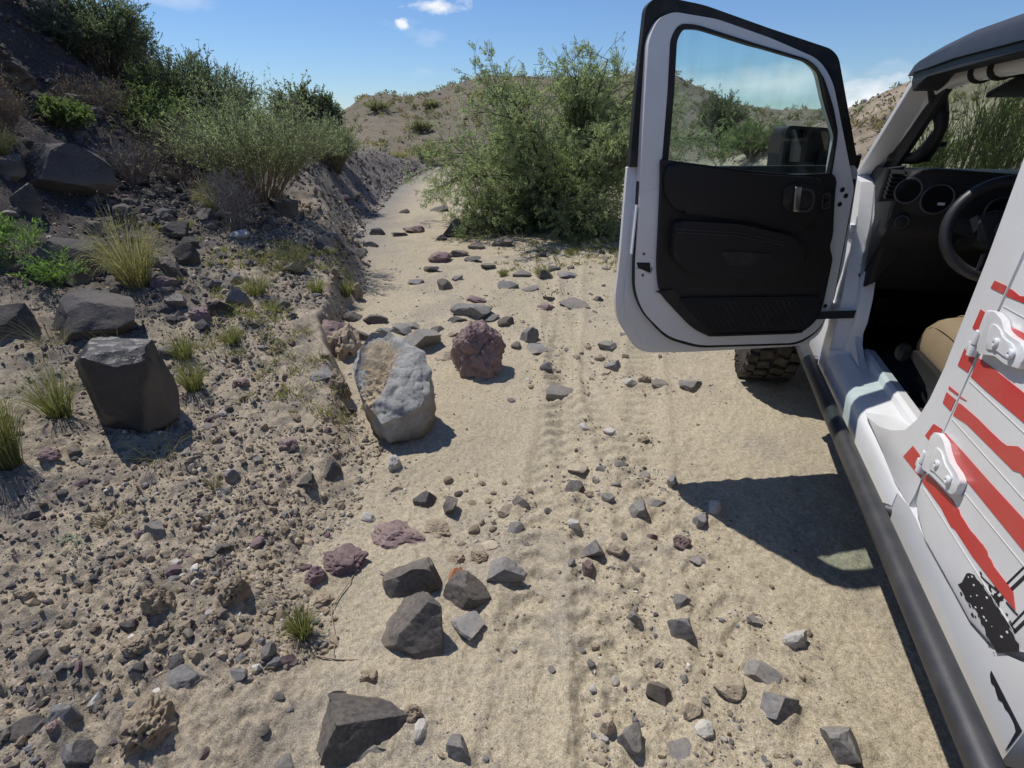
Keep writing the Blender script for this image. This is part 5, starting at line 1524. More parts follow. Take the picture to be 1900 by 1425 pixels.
# gravel: far too many to count, one mesh ---------------------------
def stone_cloud(name, X, Y, S, tint, squash=(.5, .9), label='', cat='gravel'):
    n = len(X)
    ph = (1 + 5 ** .5) / 2
    iv = np.array([(-1, ph, 0), (1, ph, 0), (-1, -ph, 0), (1, -ph, 0), (0, -1, ph), (0, 1, ph), (0, -1, -ph), (0, 1, -ph), (ph, 0, -1), (ph, 0, 1), (-ph, 0, -1), (-ph, 0, 1)]) / 1.9
    fc = np.array([(0, 11, 5), (0, 5, 1), (0, 1, 7), (0, 7, 10), (0, 10, 11), (1, 5, 9), (5, 11, 4), (11, 10, 2), (10, 7, 6), (7, 1, 8), (3, 9, 4), (3, 4, 2), (3, 2, 6), (3, 6, 8), (3, 8, 9), (4, 9, 5), (2, 4, 11), (6, 2, 10), (8, 6, 7), (9, 8, 1)])
    Vv = iv[None] * rs.uniform(.62, 1.12, (n, 12, 1))
    Vv = Vv * np.stack([rs.uniform(.75, 1.15, n), rs.uniform(.6, 1.0, n), rs.uniform(*squash, n)], 1)[:, None] * (S / 2)[:, None, None]
    a = rs.uniform(0, 2 * np.pi, n); b = rs.normal(0, .35, n)
    c, s = np.cos(b), np.sin(b)
    x, z = Vv[..., 0] * c[:, None] - Vv[..., 2] * s[:, None], Vv[..., 0] * s[:, None] + Vv[..., 2] * c[:, None]
    Vv[..., 0], Vv[..., 2] = x, z
    c, s = np.cos(a), np.sin(a)
    x, y = Vv[..., 0] * c[:, None] - Vv[..., 1] * s[:, None], Vv[..., 0] * s[:, None] + Vv[..., 1] * c[:, None]
    Vv[..., 0], Vv[..., 1] = x, y
    Z = height(X, Y)
    Vv = Vv + np.stack([X, Y, Z + S * .05], 1)[:, None]
    F = (fc[None] + (np.arange(n) * 12)[:, None, None]).reshape(-1, 3)
    me = np_mesh(name, Vv.reshape(-1, 3), F, 3)
    color_attr(me, np.repeat(tint, 12, 0))
    return tag(link_mesh(name, me, M_GRAVEL), label, cat, kind='stuff')


t_ = NT('gravel'); P_ = t_.coords('Object')
t_.bump(t_.noise(P_, 90, 4, .7), .6, .005)
M_GRAVEL = t_.set(t_.mix(1.0, t_.attr('tint'), t_.ramp(t_.noise(P_, 70, 5, .7), (.25, .65), (.5, 1.0), (.75, 1.3)), 'MULTIPLY'), .92, spec=.15)
TINTS = np.array([(.085, .078, .077), (.115, .105, .10), (.19, .165, .135), (.25, .20, .14), (.33, .27, .19), (.17, .165, .165), (.16, .115, .12), (.45, .42, .37)])


def pick(n, p):
    t = TINTS[rs.choice(8, n, p=np.array(p) / sum(p))]
    return t * rs.uniform(.8, 1.25, (n, 1))


n = 32000                                              # clods and chips of the near bank
y = .62 + 6.2 * rs.uniform(0, 1, n) ** 1.5
s = rs.gamma(1.5, .55, n) * (.5 + .28 * y)
x = np.interp(y, EDGE_Y, EDGE_X) + .06 - s
keep = vnoise(x * 2.3, y * 2.3, 301) + .35 * vnoise(x * 7, y * 7, 303) + .25 * np.clip(s - .3, 0, 1.2) > .62
x, y, s = x[keep], y[keep], s[keep]
S = np.clip(rs.lognormal(-4.6, .62, len(x)), .0045, .060) * (1 + .08 * y)
dk = np.clip((s - .25) / 1.0, 0, 1)
tin = np.where((rs.uniform(0, 1, len(x)) < .16 + .62 * dk)[:, None], pick(len(x), [2, 3, 3, 1.6, .8, 1.6, .8, .3]), pick(len(x), [.2, .4, 2, 4, 5, .8, .4, .6]))
stone_cloud('bank_gravel', x, y, S, tin, label='loose gravel and earth crumbs covering the near bank')
n = 13000                                              # grit on the sandy track
y = .62 + 7.5 * rs.uniform(0, 1, n) ** 1.6
x = rs.uniform(-.2, 1.0, n); e = np.interp(y, EDGE_Y, EDGE_X); x = e + (x + .2) / 1.2 * (np.minimum(.72 + .33 * y, 2.6 + .1 * y) - e)
pt = vnoise(x * 1.6 + 8, y * 1.6, 311) * .7 + .3 * vnoise(x * 5, y * 5, 313)
for bx, by, sx, sy, a in ((.5, 1.05, .35, .3, .5), (.42, 2.0, .25, .3, .45), (.45, 3.3, .35, .35, .5), (.35, 2.65, .2, .12, .6), (-.35, 1.75, .3, .25, .35), (.6, 6, 1.0, 1.0, .3)):
    pt = pt + a * np.exp(-((x - bx) / sx) ** 2 - ((y - by) / sy) ** 2)
keep = rs.uniform(0, 1, n) < np.clip((pt - .55) * 2.0, .03, 1)
x, y = x[keep], y[keep]
S = np.clip(rs.lognormal(-4.75, .55, len(x)), .004, .035) * (1 + .1 * y)
stone_cloud('track_gravel', x, y, S, pick(len(x), [.25, .5, 1.2, 2, 3, 2.2, .6, 1.2]), label='pale grit and pebbles strewn thinly over the sandy track')
cl = [r for r in ROCKS if r[1] < 5.5 and r[5] not in 'kdy' and bank_s(np.array([r[0]]), np.array([r[1]]))[0] < .25]
xs, ys = [], []
for (rx, ry, w_, d_, h_, ty, lab) in cl:
    m_ = int(60 + 260 * min(w_, .25)); a_ = rs.uniform(0, 6.28, m_); q_ = (.42 + np.abs(rs.normal(0, .45, m_))) * max(w_, d_, .05)
    xs.append(rx + np.cos(a_) * q_); ys.append(ry + np.sin(a_) * q_)
x = np.concatenate(xs); y = np.concatenate(ys); k = x * math.cos(YAW) - y * math.sin(YAW) < .75; x, y = x[k], y[k]
stone_cloud('grit', x, y, np.clip(rs.lognormal(-4.95, .55, len(x)), .0035, .022) * (1 + .12 * y), pick(len(x), [.3, .6, 1.5, 2.2, 3, 2, .6, 1]), label='fine grit gathered round the stones on the track', cat='grit')
n = 7000                                               # scree on the upper slope
y = rs.uniform(3.2, 15, n); s = .7 + rs.gamma(1.7, 1.25, n); x = np.interp(y, EDGE_Y, EDGE_X) - s
keep = vnoise(x * .9, y * .9, 321) + .4 * vnoise(x * 3, y * 3, 323) > .52
x, y = x[keep], y[keep]
S = np.clip(rs.lognormal(-2.75, .5, len(x)), .025, .28)
n = 4200; yw = rs.uniform(3.6, 22, n); sw = rs.gamma(1.6, .42, n) - .05; xw = np.interp(yw, EDGE_Y, EDGE_X) - sw
x = np.concatenate([x, xw]); y = np.concatenate([y, yw]); S = np.concatenate([S, np.clip(rs.lognormal(-3.5, .6, n), .012, .16) * (1 + .03 * yw)])
stone_cloud('scree', x, y, S, np.concatenate([pick(len(x) - n, [5, 4, 2, .8, .3, 1, 1, .1]), pick(n, [1.5, 2.5, 4, 2, .6, 2, .7, .1])]), (.45, .9), 'dark loose scree covering the slope below the bushes', 'scree')
n = 2500                                               # stones on the far hills and right slope
y = np.concatenate([rs.uniform(24, 46, n), rs.uniform(9, 27, n)]); x = np.concatenate([rs.uniform(-16, 24, n), rs.uniform(8.5, 19, n)])
S = np.clip(rs.lognormal(-2.5, .5, 2 * n), .04, .4)
stone_cloud('hill_stones', x, y, S, pick(2 * n, [.3, 1, 3, 4, 3, 1, 1, .3]), (.5, .9), 'loose stones dotted over the far hills and the slope', 'stones')



# dark rock faces cropping out of the hillside ---------------------------
for (x, y, w, d, h, sd, lab) in ((-6.25, 7.3, 2.0, 1.5, 1.75, 41, 'dark rock face at the top left corner of the hillside'), (-4.95, 5.75, .62, .5, .62, 52, 'dark rock wall under the ledge on the left hillside'), (-5.75, 8.9, .9, .8, .65, 43, 'dark crag on the skyline right of the big dark bush')):
    o = link_mesh('rock_outcrop', rock_mesh('rock_outcrop', w, d, h, sd, cuts=22, sub=5, rough=.16, blocky=.70, flat=False), M_ROCKS['c'])
    o.location = (x, y, gz(x, y) - h * .30); o.rotation_euler = (0, R(-6), R(20))
    tag(o, lab, 'rock face')
PLANTS = [
    ('broom', -2.84, 6.14, 1.28, 0.93, 'tall pale green broom-like bush above the straw grass on the bank', 'bush'),
    ('dark', -4.41, 8.83, 1.22, 0.55, 'dark green upright bush with spiky shoots against the sky', 'bush'),
    ('dark', -4.8, 8.29, 1.08, 0.66, 'dark green bush on the skyline right of the rocky hilltop', 'bush'),
    ('dark', -5.15, 7.6, 1.03, 0.66, 'big dark bush at the top of the rocky hillside', 'bush'),
    ('lime', -4.37, 7.03, 0.73, 0.64, 'bright green feathery shrub in front of the skyline bush', 'bush'),
    ('dry', -3.67, 6.05, 0.69, 0.69, 'brown dry twiggy shrub below the bright green shrub', 'bush'),
    ('dry', -4.58, 6.38, 0.49, 0.45, 'reddish brown dry shrub on the slope below the big dark bush', 'bush'),
    ('lime', -4.51, 5.81, 0.29, 0.25, 'small yellow-green shrub on the scree at the left', 'bush'),
    ('broom', -3.64, 6.75, 0.56, 0.4, 'green shrub between the brown shrub and the tall pale bush', 'bush'),
    ('grey', -4.59, 12.5, 1.21, 0.65, 'grey-green bush on the ridge behind the tall pale bush', 'bush'),
    ('dark', -4.12, 12.5, 1.19, 0.31, 'small round dark bush at the right end of the ridge', 'bush'),
    ('broom', -3.41, 10.8, 0.93, 0.48, 'wispy green bush at the edge of the bank above the wash', 'bush'),
    ('dry', -4.35, 4.9, 0.65, 0.21, 'dusky dry shrub at the left edge under the rock face', 'bush'),
    ('straw', -4.28, 4.69, 0.38, 0.2, 'straw-coloured grass clump at the left edge of the picture', 'grass'),
    ('leafy', -3.41, 3.55, 0.49, 0.23, 'fresh green leafy plant at the left edge', 'plant'),
    ('leafy', -3.06, 3.37, 0.29, 0.16, 'green sprig growing in front of the smooth grey boulder', 'plant'),
    ('leafy', -3.6, 3.62, 0.37, 0.11, 'green plant cut off by the left edge', 'plant'),
    ('straw', -2.72, 3.64, 0.71, 0.31, 'large straw-coloured grass clump beside the grey boulders', 'grass'),
    ('straw', -3.04, 5.55, 0.51, 0.27, 'smaller straw-coloured grass clump before the tall pale bush', 'grass'),
    ('dead', -2.73, 5.23, 0.64, 0.32, 'bare grey dead shrub at the foot of the tall pale bush', 'bush'),
    ('dead', -3.92, 5.69, 0.45, 0.34, 'grey dead twigs left of the brown dry shrub', 'bush'),
    ('buff', -2.03, 4.6, 0.31, 0.27, 'low buff and green shrub near the edge of the bank', 'bush'),
    ('green', -1.98, 2.83, 0.26, 0.11, 'green grass tuft behind the black boulder', 'grass'),
    ('green', -1.62, 4.81, 0.26, 0.15, 'yellow-green tuft on the brink of the bank', 'grass'),
    ('green', -1.8, 2.57, 0.27, 0.12, 'thin green grass right of the black boulder', 'grass'),
    ('green', -2.01, 3.91, 0.24, 0.19, 'yellow-green grass beside the grey slab on the bank', 'grass'),
    ('green', -1.65, 4.23, 0.2, 0.11, 'small green tuft among the weeds on the bank', 'grass'),
    ('green', -1.83, 3.1, 0.2, 0.12, 'sparse green tuft among purple stones on the bank', 'grass'),
    ('green', -2.18, 1.82, 0.59, 0.15, 'tall dark grass at the lower left edge', 'grass'),
    ('wisp', -2.69, 2.77, 0.51, 0.3, 'dry arching grass over the dark boulder at the left', 'grass'),
    ('green', -2.26, 2.21, 0.42, 0.17, 'yellow-green grass left of the black boulder', 'grass'),
    ('wisp', -1.64, 1.97, 0.26, 0.19, 'dry wisps at the foot of the black boulder', 'grass'),
    ('green', -0.73, 1.2, 0.19, 0.08, 'small green tuft on the bank left of the basalt blocks', 'grass'),
    ('wisp', -1.64, 1.61, 0.15, 0.12, 'thin grey-green tuft in the stony bank', 'grass'),
    ('silver', -1.61, 1.4, 0.12, 0.05, 'small silvery-leaved plant in the stony bank', 'plant'),
    ('wisp', -1.34, 1.85, 0.17, 0.07, 'a few dry stalks near the shadow of the black boulder', 'grass'),
    ('green', 0.34, 5.9, 0.16, 0.13, 'little weed right of the track middle', 'plant'),
    ('green', -0.1, 5.93, 0.13, 0.09, 'tiny green weed beside the pointed grey stone', 'plant'),
    ('dusty', -8.62, 37.1, 0.66, 1.03, 'low bush on the crest of the far hill', 'bush'),
    ('dusty', -4.87, 30.74, 0.64, 0.67, 'grey bush on the slope of the far hill', 'bush'),
    ('dusty', -5.14, 36.95, 0.54, 0.68, 'small bush on the crest left of the thorny tree', 'bush'),
    ('straw', -4.66, 22.77, 0.48, 0.66, 'pale grass clump at the far end of the bank', 'grass'),
    ('dusty', -3.52, 23.64, 0.79, 0.8, 'dusty bush where the wash bends out of sight', 'bush'),
    ('lime', 8.86, 20.65, 1.36, 1.29, 'green bush seen through the door window beside the mirror', 'bush'),
    ('grey', 10.51, 29.05, 2.45, 1.11, 'thin branched bush seen through the door window', 'bush'),
    ('paloverde', 7.29, 8.9, 2.4, 0.77, 'green-stemmed tree seen through the windscreen, left one', 'tree'),
    ('paloverde', 7.78, 8.47, 2.26, 0.65, 'green-stemmed tree seen through the windscreen, right one', 'tree'),
    ('paloverde', 6.91, 9.2, 1.53, 0.37, 'green bush at the left of the windscreen view', 'bush'),
]
# ------------------------------------------------------------------ plants
pr = np.random.default_rng(77)


def m_leaf(name, trans=.5, rough=.6):
    m = bpy.data.materials.new(name); m.use_nodes = True
    t = m.node_tree; n = t.nodes; b = n['Principled BSDF']
    a = n.new('ShaderNodeAttribute'); a.attribute_name = 'tint'
    t.links.new(a.outputs['Color'], b.inputs['Base Color']); b.inputs['Roughness'].default_value = rough
    b.inputs['Specular IOR Level'].default_value = .25
    tr = n.new('ShaderNodeBsdfTranslucent'); mul = n.new('ShaderNodeMix'); mul.data_type = 'RGBA'; mul.blend_type = 'MULTIPLY'
    mul.inputs['Factor'].default_value = 1; t.links.new(a.outputs['Color'], mul.inputs['A']); mul.inputs['B'].default_value = (1.5, 1.6, 1.0, 1)
    t.links.new(mul.outputs['Result'], tr.inputs[0])
    mx = n.new('ShaderNodeMixShader'); mx.inputs[0].default_value = trans
    t.links.new(b.outputs[0], mx.inputs[1]); t.links.new(tr.outputs[0], mx.inputs[2]); t.links.new(mx.outputs[0], n['Material Output'].inputs['Surface'])
    return m


M_LEAF = m_leaf('leaf'); M_GRASS = m_leaf('grass_blade', .3)
t_ = NT('twig'); M_TWIG = t_.set(t_.attr('tint'), .9, spec=.1)


def unit(v): return v / np.maximum(np.linalg.norm(v, axis=-1, keepdims=True), 1e-9)


def tubes(P, W):
    """three-sided twigs along polylines P (n,k,3) with radii W (n,k)"""
    n, k, _ = P.shape
    d = unit(np.gradient(P, axis=1)); u = unit(np.cross(d, np.array([.31, .52, .8]))); v = np.cross(d, u)
    rings = [P + (u * math.cos(a) + v * math.sin(a)) * W[..., None] for a in (0, 2.094, 4.189)]
    Vv = np.stack(rings, 2).reshape(-1, 3)
    base = (np.arange(n) * k * 3)[:, None, None] + (np.arange(k - 1) * 3)[None, :, None]
    j = np.arange(3)[None, None]; j2 = (j + 1) % 3
    F = np.stack([base + j, base + j2, base + 3 + j2, base + 3 + j], -1).reshape(-1, 4)
    return Vv, F


def blades(P, W, face=None):
    """flat blades along polylines P (n,k,3), half widths W (n,k)"""
    n, k, _ = P.shape
    d = unit(np.gradient(P, axis=1)); r = pr.normal(0, 1, (n, 1, 3)) * np.array([1, 1, .3])
    s = unit(np.cross(d, r))
    Vv = np.stack([P - s * W[..., None], P + s * W[..., None]], 2).reshape(-1, 3)
    b = (np.arange(n) * k * 2)[:, None] + (np.arange(k - 1) * 2)[None]
    return Vv, np.stack([b, b + 1, b + 3, b + 2], -1).reshape(-1, 4)


def leaves(C, D, L, W):
    """pointed leaves: centres C, directions D, lengths L, widths W -> one bent quad each"""
    n = len(C); D = unit(D); s = unit(np.cross(D, pr.normal(0, 1, (n, 3)))); nn = np.cross(D, s)
    a = C; b = C + D * (L * .5)[:, None] + s * (W * .5)[:, None] + nn * (L * .06)[:, None]; c = C + D * L[:, None]; e = C + D * (L * .5)[:, None] - s * (W * .5)[:, None] + nn * (L * .06)[:, None]
    return np.stack([a, b, c, e], 1).reshape(-1, 3), np.arange(4 * n).reshape(-1, 4)


def mesh_part(name, chunks, mat, parent):
    V0 = []; F0 = []; C0 = []; o = 0
    for Vv, F, C in chunks:
        V0.append(Vv); F0.append(F + o); o += len(Vv)
        C0.append(np.broadcast_to(C, (len(Vv), 3)) if np.ndim(C) == 1 else C)
    me = np_mesh(name, np.vstack(V0), np.vstack(F0), 4)
    color_attr(me, np.vstack(C0))
    return link_mesh(name, me, mat, parent)


def stems(n, H, Rr, k=7, droop=.15, wob=.05, spread=.10, upright=.5):
    """n stems fanning from the foot, reaching an uneven dome of height H and radius Rr"""
    az = pr.uniform(0, 2 * np.pi, n); rr = np.sqrt(pr.uniform(0, 1, n)) ** (1 - .3 * upright)
    tip = np.stack([np.cos(az) * rr * Rr, np.sin(az) * rr * Rr, H * np.sqrt(np.maximum(1.03 - rr ** 2 * (.9 - .35 * upright), .04)) * pr.uniform(.66, 1.0, n)], 1)
    foot = np.stack([np.cos(az) * spread * Rr * pr.uniform(0, 1, n), np.sin(az) * spread * Rr * pr.uniform(0, 1, n), np.zeros(n)], 1)
    t = np.linspace(0, 1, k)[None, :, None]
    mid = foot + (tip - foot) * .45 + np.array([0, 0, 1]) * (.12 * H)
    P = foot[:, None] * (1 - t) ** 2 + 2 * mid[:, None] * t * (1 - t) + tip[:, None] * t ** 2
    P = P + np.cumsum(pr.normal(0, wob * H / k, (n, k, 3)), 1) * t
    P[..., 2] -= droop * H * (t[..., 0] ** 3) * (rr[:, None])
    return P


def along(P, idx, t):
    """points and directions at parameter t on polylines idx"""
    k = P.shape[1]; f = t * (k - 1); i = np.minimum(f.astype(int), k - 2); w = (f - i)[:, None]
    a = P[idx, i]; b = P[idx, i + 1]
    return a * (1 - w) + b * w, unit(b - a)


def twigs(P, per, t0, Lt, k=4, angle=.7, up=.25):
    n = len(P); idx = np.repeat(np.arange(n), per); t = pr.uniform(t0, 1, len(idx))
    a, d = along(P, idx, t)
    dd = unit(d + pr.normal(0, angle, (len(idx), 3)) + np.array([0, 0, up]))
    L = Lt * pr.uniform(.5, 1.2, len(idx)) * (1.25 - .6 * t)
    s = np.linspace(0, 1, k)[None, :, None]
    Q = a[:, None] + dd[:, None] * (L[:, None, None] * s) + np.cumsum(pr.normal(0, .05, (len(idx), k, 3)), 1) * L[:, None, None] * s
    return Q


def greens(n, base, var=.3, yellow=.13):
    c = np.array(base)[None] * pr.uniform(1 - var, 1 + var, (n, 1))
    y = pr.uniform(0, yellow, (n, 1)); return c * (1 - y) + c * np.array([1.7, 1.25, .8]) * y


KIND = {
    # n stems, twigs per stem, leaves per twig, leaf length, leaf width, stem radius, leaf colour, stem colour, upright, droop
    'broom': (150, 15, 11, .034, .0065, .004, (.225, .275, .190), (.25, .20, .14), .9, .05),
    'dark':  (90, 14, 20, .032, .013, .006, (.130, .168, .122), (.11, .088, .07), .55, .05),
    'lime':  (90, 12, 16, .030, .011, .004, (.145, .200, .085), (.15, .135, .08), .45, .08),
    'grey':  (70, 12, 18, .030, .013, .006, (.150, .170, .110), (.13, .12, .095), .4, .05),
    'dusty': (60, 8, 14, .030, .012, .006, (.30, .30, .21), (.22, .19, .14), .35, .05),
    'dry':   (90, 11, 3, .018, .007, .003, (.19, .155, .11), (.19, .15, .13), .5, .10),
    'leafy': (26, 6, 7, .045, .010, .0025, (.15, .24, .08), (.15, .20, .08), .6, .10),
    'buff':  (60, 7, 7, .016, .007, .002, (.20, .20, .11), (.19, .17, .10), .2, .05),
    'silver': (7, 3, 5, .018, .007, .0012, (.34, .38, .35), (.28, .28, .22), .8, .0),
}


def bush(root, kind, H, Rr, far=1.0):
    n, m, l, L, W, r0, lc, sc, upr, dr = KIND[kind]
    P = stems(n, H, Rr, droop=dr, upright=upr, spread=.16)
    k = P.shape[1]
    T = twigs(P, m, .28, .34 * H if kind != 'broom' else .30 * H, angle=.42 if kind == 'broom' else .7, up=.5 if kind == 'broom' else .2)
    taper = np.linspace(1, .35, k)[None] * pr.uniform(.6, 1.3, (n, 1)) * r0 * max(H, .5) * far
    s1 = tubes(P, taper); s2 = tubes(T, np.full(T.shape[:2], r0 * .38 * far) * np.linspace(1, .5, 4)[None])
    c1 = np.repeat(np.array(sc)[None] * pr.uniform(.6, 1.25, (n, 1)), k * 3, 0); c2 = np.repeat(np.array(sc)[None] * pr.uniform(.7, 1.4, (len(T), 1)), 12, 0)
    mesh_part('stems', [(*s1, c1), (*s2, c2)], M_TWIG, root)
    idx = np.repeat(np.arange(len(T)), l); t = pr.uniform(.12, 1, len(idx)); C, d = along(T, idx, t)
    q = max(.5, min(1.6, H)) ** .35 * far
    D = d * .8 + pr.normal(0, .55, (len(idx), 3))
    lf = leaves(C, D, L * q * pr.uniform(.6, 1.3, len(idx)), W * q * pr.uniform(.7, 1.3, len(idx)))
    clump = (pr.uniform(.72, 1.28, len(T)))[idx][:, None]
    mesh_part('foliage', [(*lf, np.repeat(greens(len(idx), lc) * clump, 4, 0))], M_LEAF, root)


def grass(root, kind, H, Rr):
    n = {'straw': 520, 'green': 230, 'wisp': 70}[kind]
    if kind == 'green' and H > .5: n = 420
    P = stems(n, H, Rr, k=6, droop=.28 if kind != 'green' else .18, wob=.10, spread=.30, upright=.8)
    if kind == 'wisp': P[..., 2] = np.maximum(P[..., 2] * pr.uniform(.4, 1, (n, 1)), .01)
    W = np.linspace(1, .15, 6)[None] * pr.uniform(.6, 1.2, (n, 1)) * {'straw': .0021, 'green': .0019, 'wisp': .0014}[kind] * (1 + .16 * max(0, root.location.y - 3))
    base = {'straw': (.34, .285, .135), 'green': (.20, .215, .085), 'wisp': (.20, .18, .115)}[kind]
    tipc = {'straw': (.46, .41, .26), 'green': (.30, .29, .13), 'wisp': (.28, .25, .17)}[kind]
    g = np.linspace(0, 1, 6)[None, :, None]
    C = (np.array(base) * (1 - g) + np.array(tipc) * g) * pr.uniform(.65, 1.25, (n, 1, 1))
    if kind == 'straw': C = np.where(pr.uniform(0, 1, (n, 1, 1)) < .22, C * np.array([.62, .8, .55]), C)
    Vv, F = blades(P, W)
    mesh_part('blades', [(Vv, F, np.repeat(C.reshape(-1, 3), 2, 0))], M_GRASS, root)
    if kind == 'straw':                                # seed heads
        m = n // 3; a, d = along(P, pr.integers(0, n, m * 6), pr.uniform(.8, 1, m * 6))
        lf = leaves(a, d + pr.normal(0, .4, a.shape), pr.uniform(.008, .016, len(a)), np.full(len(a), .003))
        mesh_part('seed_heads', [(*lf, np.array([.45, .39, .26]))], M_GRASS, root)


def dead(root, H, Rr):
    P = stems(34, H, Rr, droop=0, wob=.22, spread=.2, upright=.4)
    T = twigs(P, 7, .25, .3 * H, angle=.9); T2 = twigs(T, 2, .3, .12 * H, angle=.9)
    c = np.array([.24, .215, .195])
    mesh_part('twigs', [(*tubes(P, np.full(P.shape[:2], .0055) * np.linspace(1, .4, 7)[None]), c), (*tubes(T, np.full(T.shape[:2], .0028)), c * 1.1), (*tubes(T2, np.full(T2.shape[:2], .0018)), c * 1.2)], M_TWIG, root)


def paloverde(root, H, Rr):
    P = stems(30, H, Rr, k=8, droop=0, wob=.12, spread=.5, upright=1)
    T = twigs(P, 9, .12, .26 * H, angle=.30, up=.45); T2 = twigs(T, 2, .3, .11 * H, angle=.35, up=.4)
    mesh_part('branches', [(*tubes(P[:14], np.full((14, 8), .019) * np.linspace(1, .3, 8)[None]), np.array([.085, .085, .055])), (*tubes(P[14:], np.full((16, 8), .010) * np.linspace(1, .3, 8)[None]), np.array([.10, .105, .05]))], M_TWIG, root)
    idx = np.repeat(np.arange(len(T2)), 5); C, d = along(T2, idx, pr.uniform(.1, 1, len(idx)))
    lf = leaves(C, d + pr.normal(0, .4, C.shape), pr.uniform(.03, .06, len(idx)), pr.uniform(.008, .015, len(idx)))
    mesh_part('foliage', [(*tubes(T, np.full(T.shape[:2], .0042)), np.array([.17, .18, .085])), (*tubes(T2, np.full(T2.shape[:2], .0026)), np.array([.18, .20, .09])), (*lf, np.repeat(greens(len(idx), (.15, .185, .085)), 4, 0))], M_LEAF, root)


PNAME = {'dusty': 'dusty_bush', 'broom': 'broom_bush', 'dark': 'dark_bush', 'lime': 'green_shrub', 'grey': 'grey_bush', 'dry': 'dry_shrub', 'leafy': 'leafy_plant', 'buff': 'low_shrub', 'silver': 'silvery_plant',
         'straw': 'straw_grass', 'green': 'grass_tuft', 'wisp': 'dry_grass', 'dead': 'dead_shrub', 'paloverde': 'green_stemmed_tree'}
for kind, x, y, H_, Rr, lab, cat in PLANTS:
    root = thing(PNAME[kind], lab, cat, (x, y, gz(x, y) - .01))
    if kind in KIND: bush(root, kind, H_, Rr, 1.0 if y < 12 else 1 + y / 22)
    elif kind == 'dead': dead(root, H_, Rr)
    elif kind == 'paloverde': paloverde(root, H_, Rr)
    else: grass(root, kind, H_, Rr)


# the thorny tree that blocks the right of the wash ---------------------
def thorny_tree():
    bx, by = .86, 9.35
    root = thing('thorny_tree', 'large feathery green thorny tree spreading low over the right of the wash', 'tree', (bx, by, gz(bx, by) - .03))
    n = 30; az = np.concatenate([np.linspace(0, 2 * np.pi, 20, endpoint=False) + pr.normal(0, .15, 20), pr.uniform(0, 2 * np.pi, 10)])
    el = np.concatenate([np.radians(pr.uniform(2, 42, 20)), np.radians(pr.uniform(48, 86, 10))])
    ln = np.concatenate([pr.uniform(1.6, 2.2, 20), pr.uniform(1.95, 2.5, 10)])
    ln = ln * np.where(np.cos(az) < -.3, 1.06, 1.0)
    low = 14                                           # low boughs that sweep the ground towards the track
    az = np.concatenate([az, np.radians(pr.uniform(165, 300, low))]); el = np.concatenate([el, np.radians(pr.uniform(-3, 16, low))]); ln = np.concatenate([ln, pr.uniform(1.0, 1.9, low)]); n += low
    k = 9; s = np.linspace(0, 1, k)[None, :, None]
    d = np.stack([np.cos(az) * np.cos(el) * 1.05, np.sin(az) * np.cos(el) * .85, np.sin(el)], 1)
    P = d[:, None] * (ln[:, None, None] * s) + np.array([0, 0, 1]) * (.75 * np.sin(s * np.pi * .62)) * np.cos(el)[:, None, None] ** 1.0
    P[30:, :, 2] -= .45 * np.sin(np.linspace(0, 1, k) * np.pi * .62)[None]
    P = P + np.cumsum(pr.normal(0, .05, (n, k, 3)), 1) * s
    P[..., 2] -= .35 * (s[..., 0] ** 3) * np.cos(el)[:, None]
    P[..., 2] = np.maximum(P[..., 2], .04 + .15 * s[..., 0])
    B = twigs(P, 14, .18, .85, k=6, angle=.75, up=.22)
    B[..., 2] -= .14 * np.linspace(0, 1, 6)[None] ** 2
    T = twigs(B, 8, .12, .42, k=4, angle=.8, up=.15)
    for Q in (B, T): Q[..., 2] = np.maximum(Q[..., 2], .03)
    bark = np.array([.085, .07, .055])
    mesh_part('trunk', [(*tubes(P, np.linspace(.045, .008, k)[None] * pr.uniform(.5, 1.1, (n, 1))), bark)], M_TWIG, root)
    mesh_part('branches', [(*tubes(B, np.full(B.shape[:2], .0075) * np.linspace(1, .4, 6)[None]), bark * 1.2), (*tubes(T, np.full(T.shape[:2], .0032)), bark * 1.5)], M_TWIG, root)
    # feathery sprays: a rachis with leaflets on both sides
    m = 5; idx = np.repeat(np.arange(len(T)), m); C, dd = along(T, idx, pr.uniform(.25, 1, len(idx)))
    keep = C[:, 2] > .05; C, dd = C[keep], dd[keep]; ns = len(C)
    ax = unit(dd * .6 + pr.normal(0, .6, (ns, 3)) + np.array([0, 0, -.18])); L = pr.uniform(.08, .15, ns)
    side = unit(np.cross(ax, pr.normal(0, 1, (ns, 3))))
    tint = greens(ns, (.245, .300, .185), .3, .2)
    ch = []
    for j in range(7):
        for sg in (-1, 1):
            c = C + ax * (L * (.12 + .13 * j))[:, None]
            lf = leaves(c, side * sg + ax * .45 + pr.normal(0, .15, (ns, 3)), L * (.30 - .018 * j), L * .105)
            ch.append((*lf, np.repeat(tint, 4, 0)))
    mesh_part('foliage', ch, M_LEAF, root)


thorny_tree()


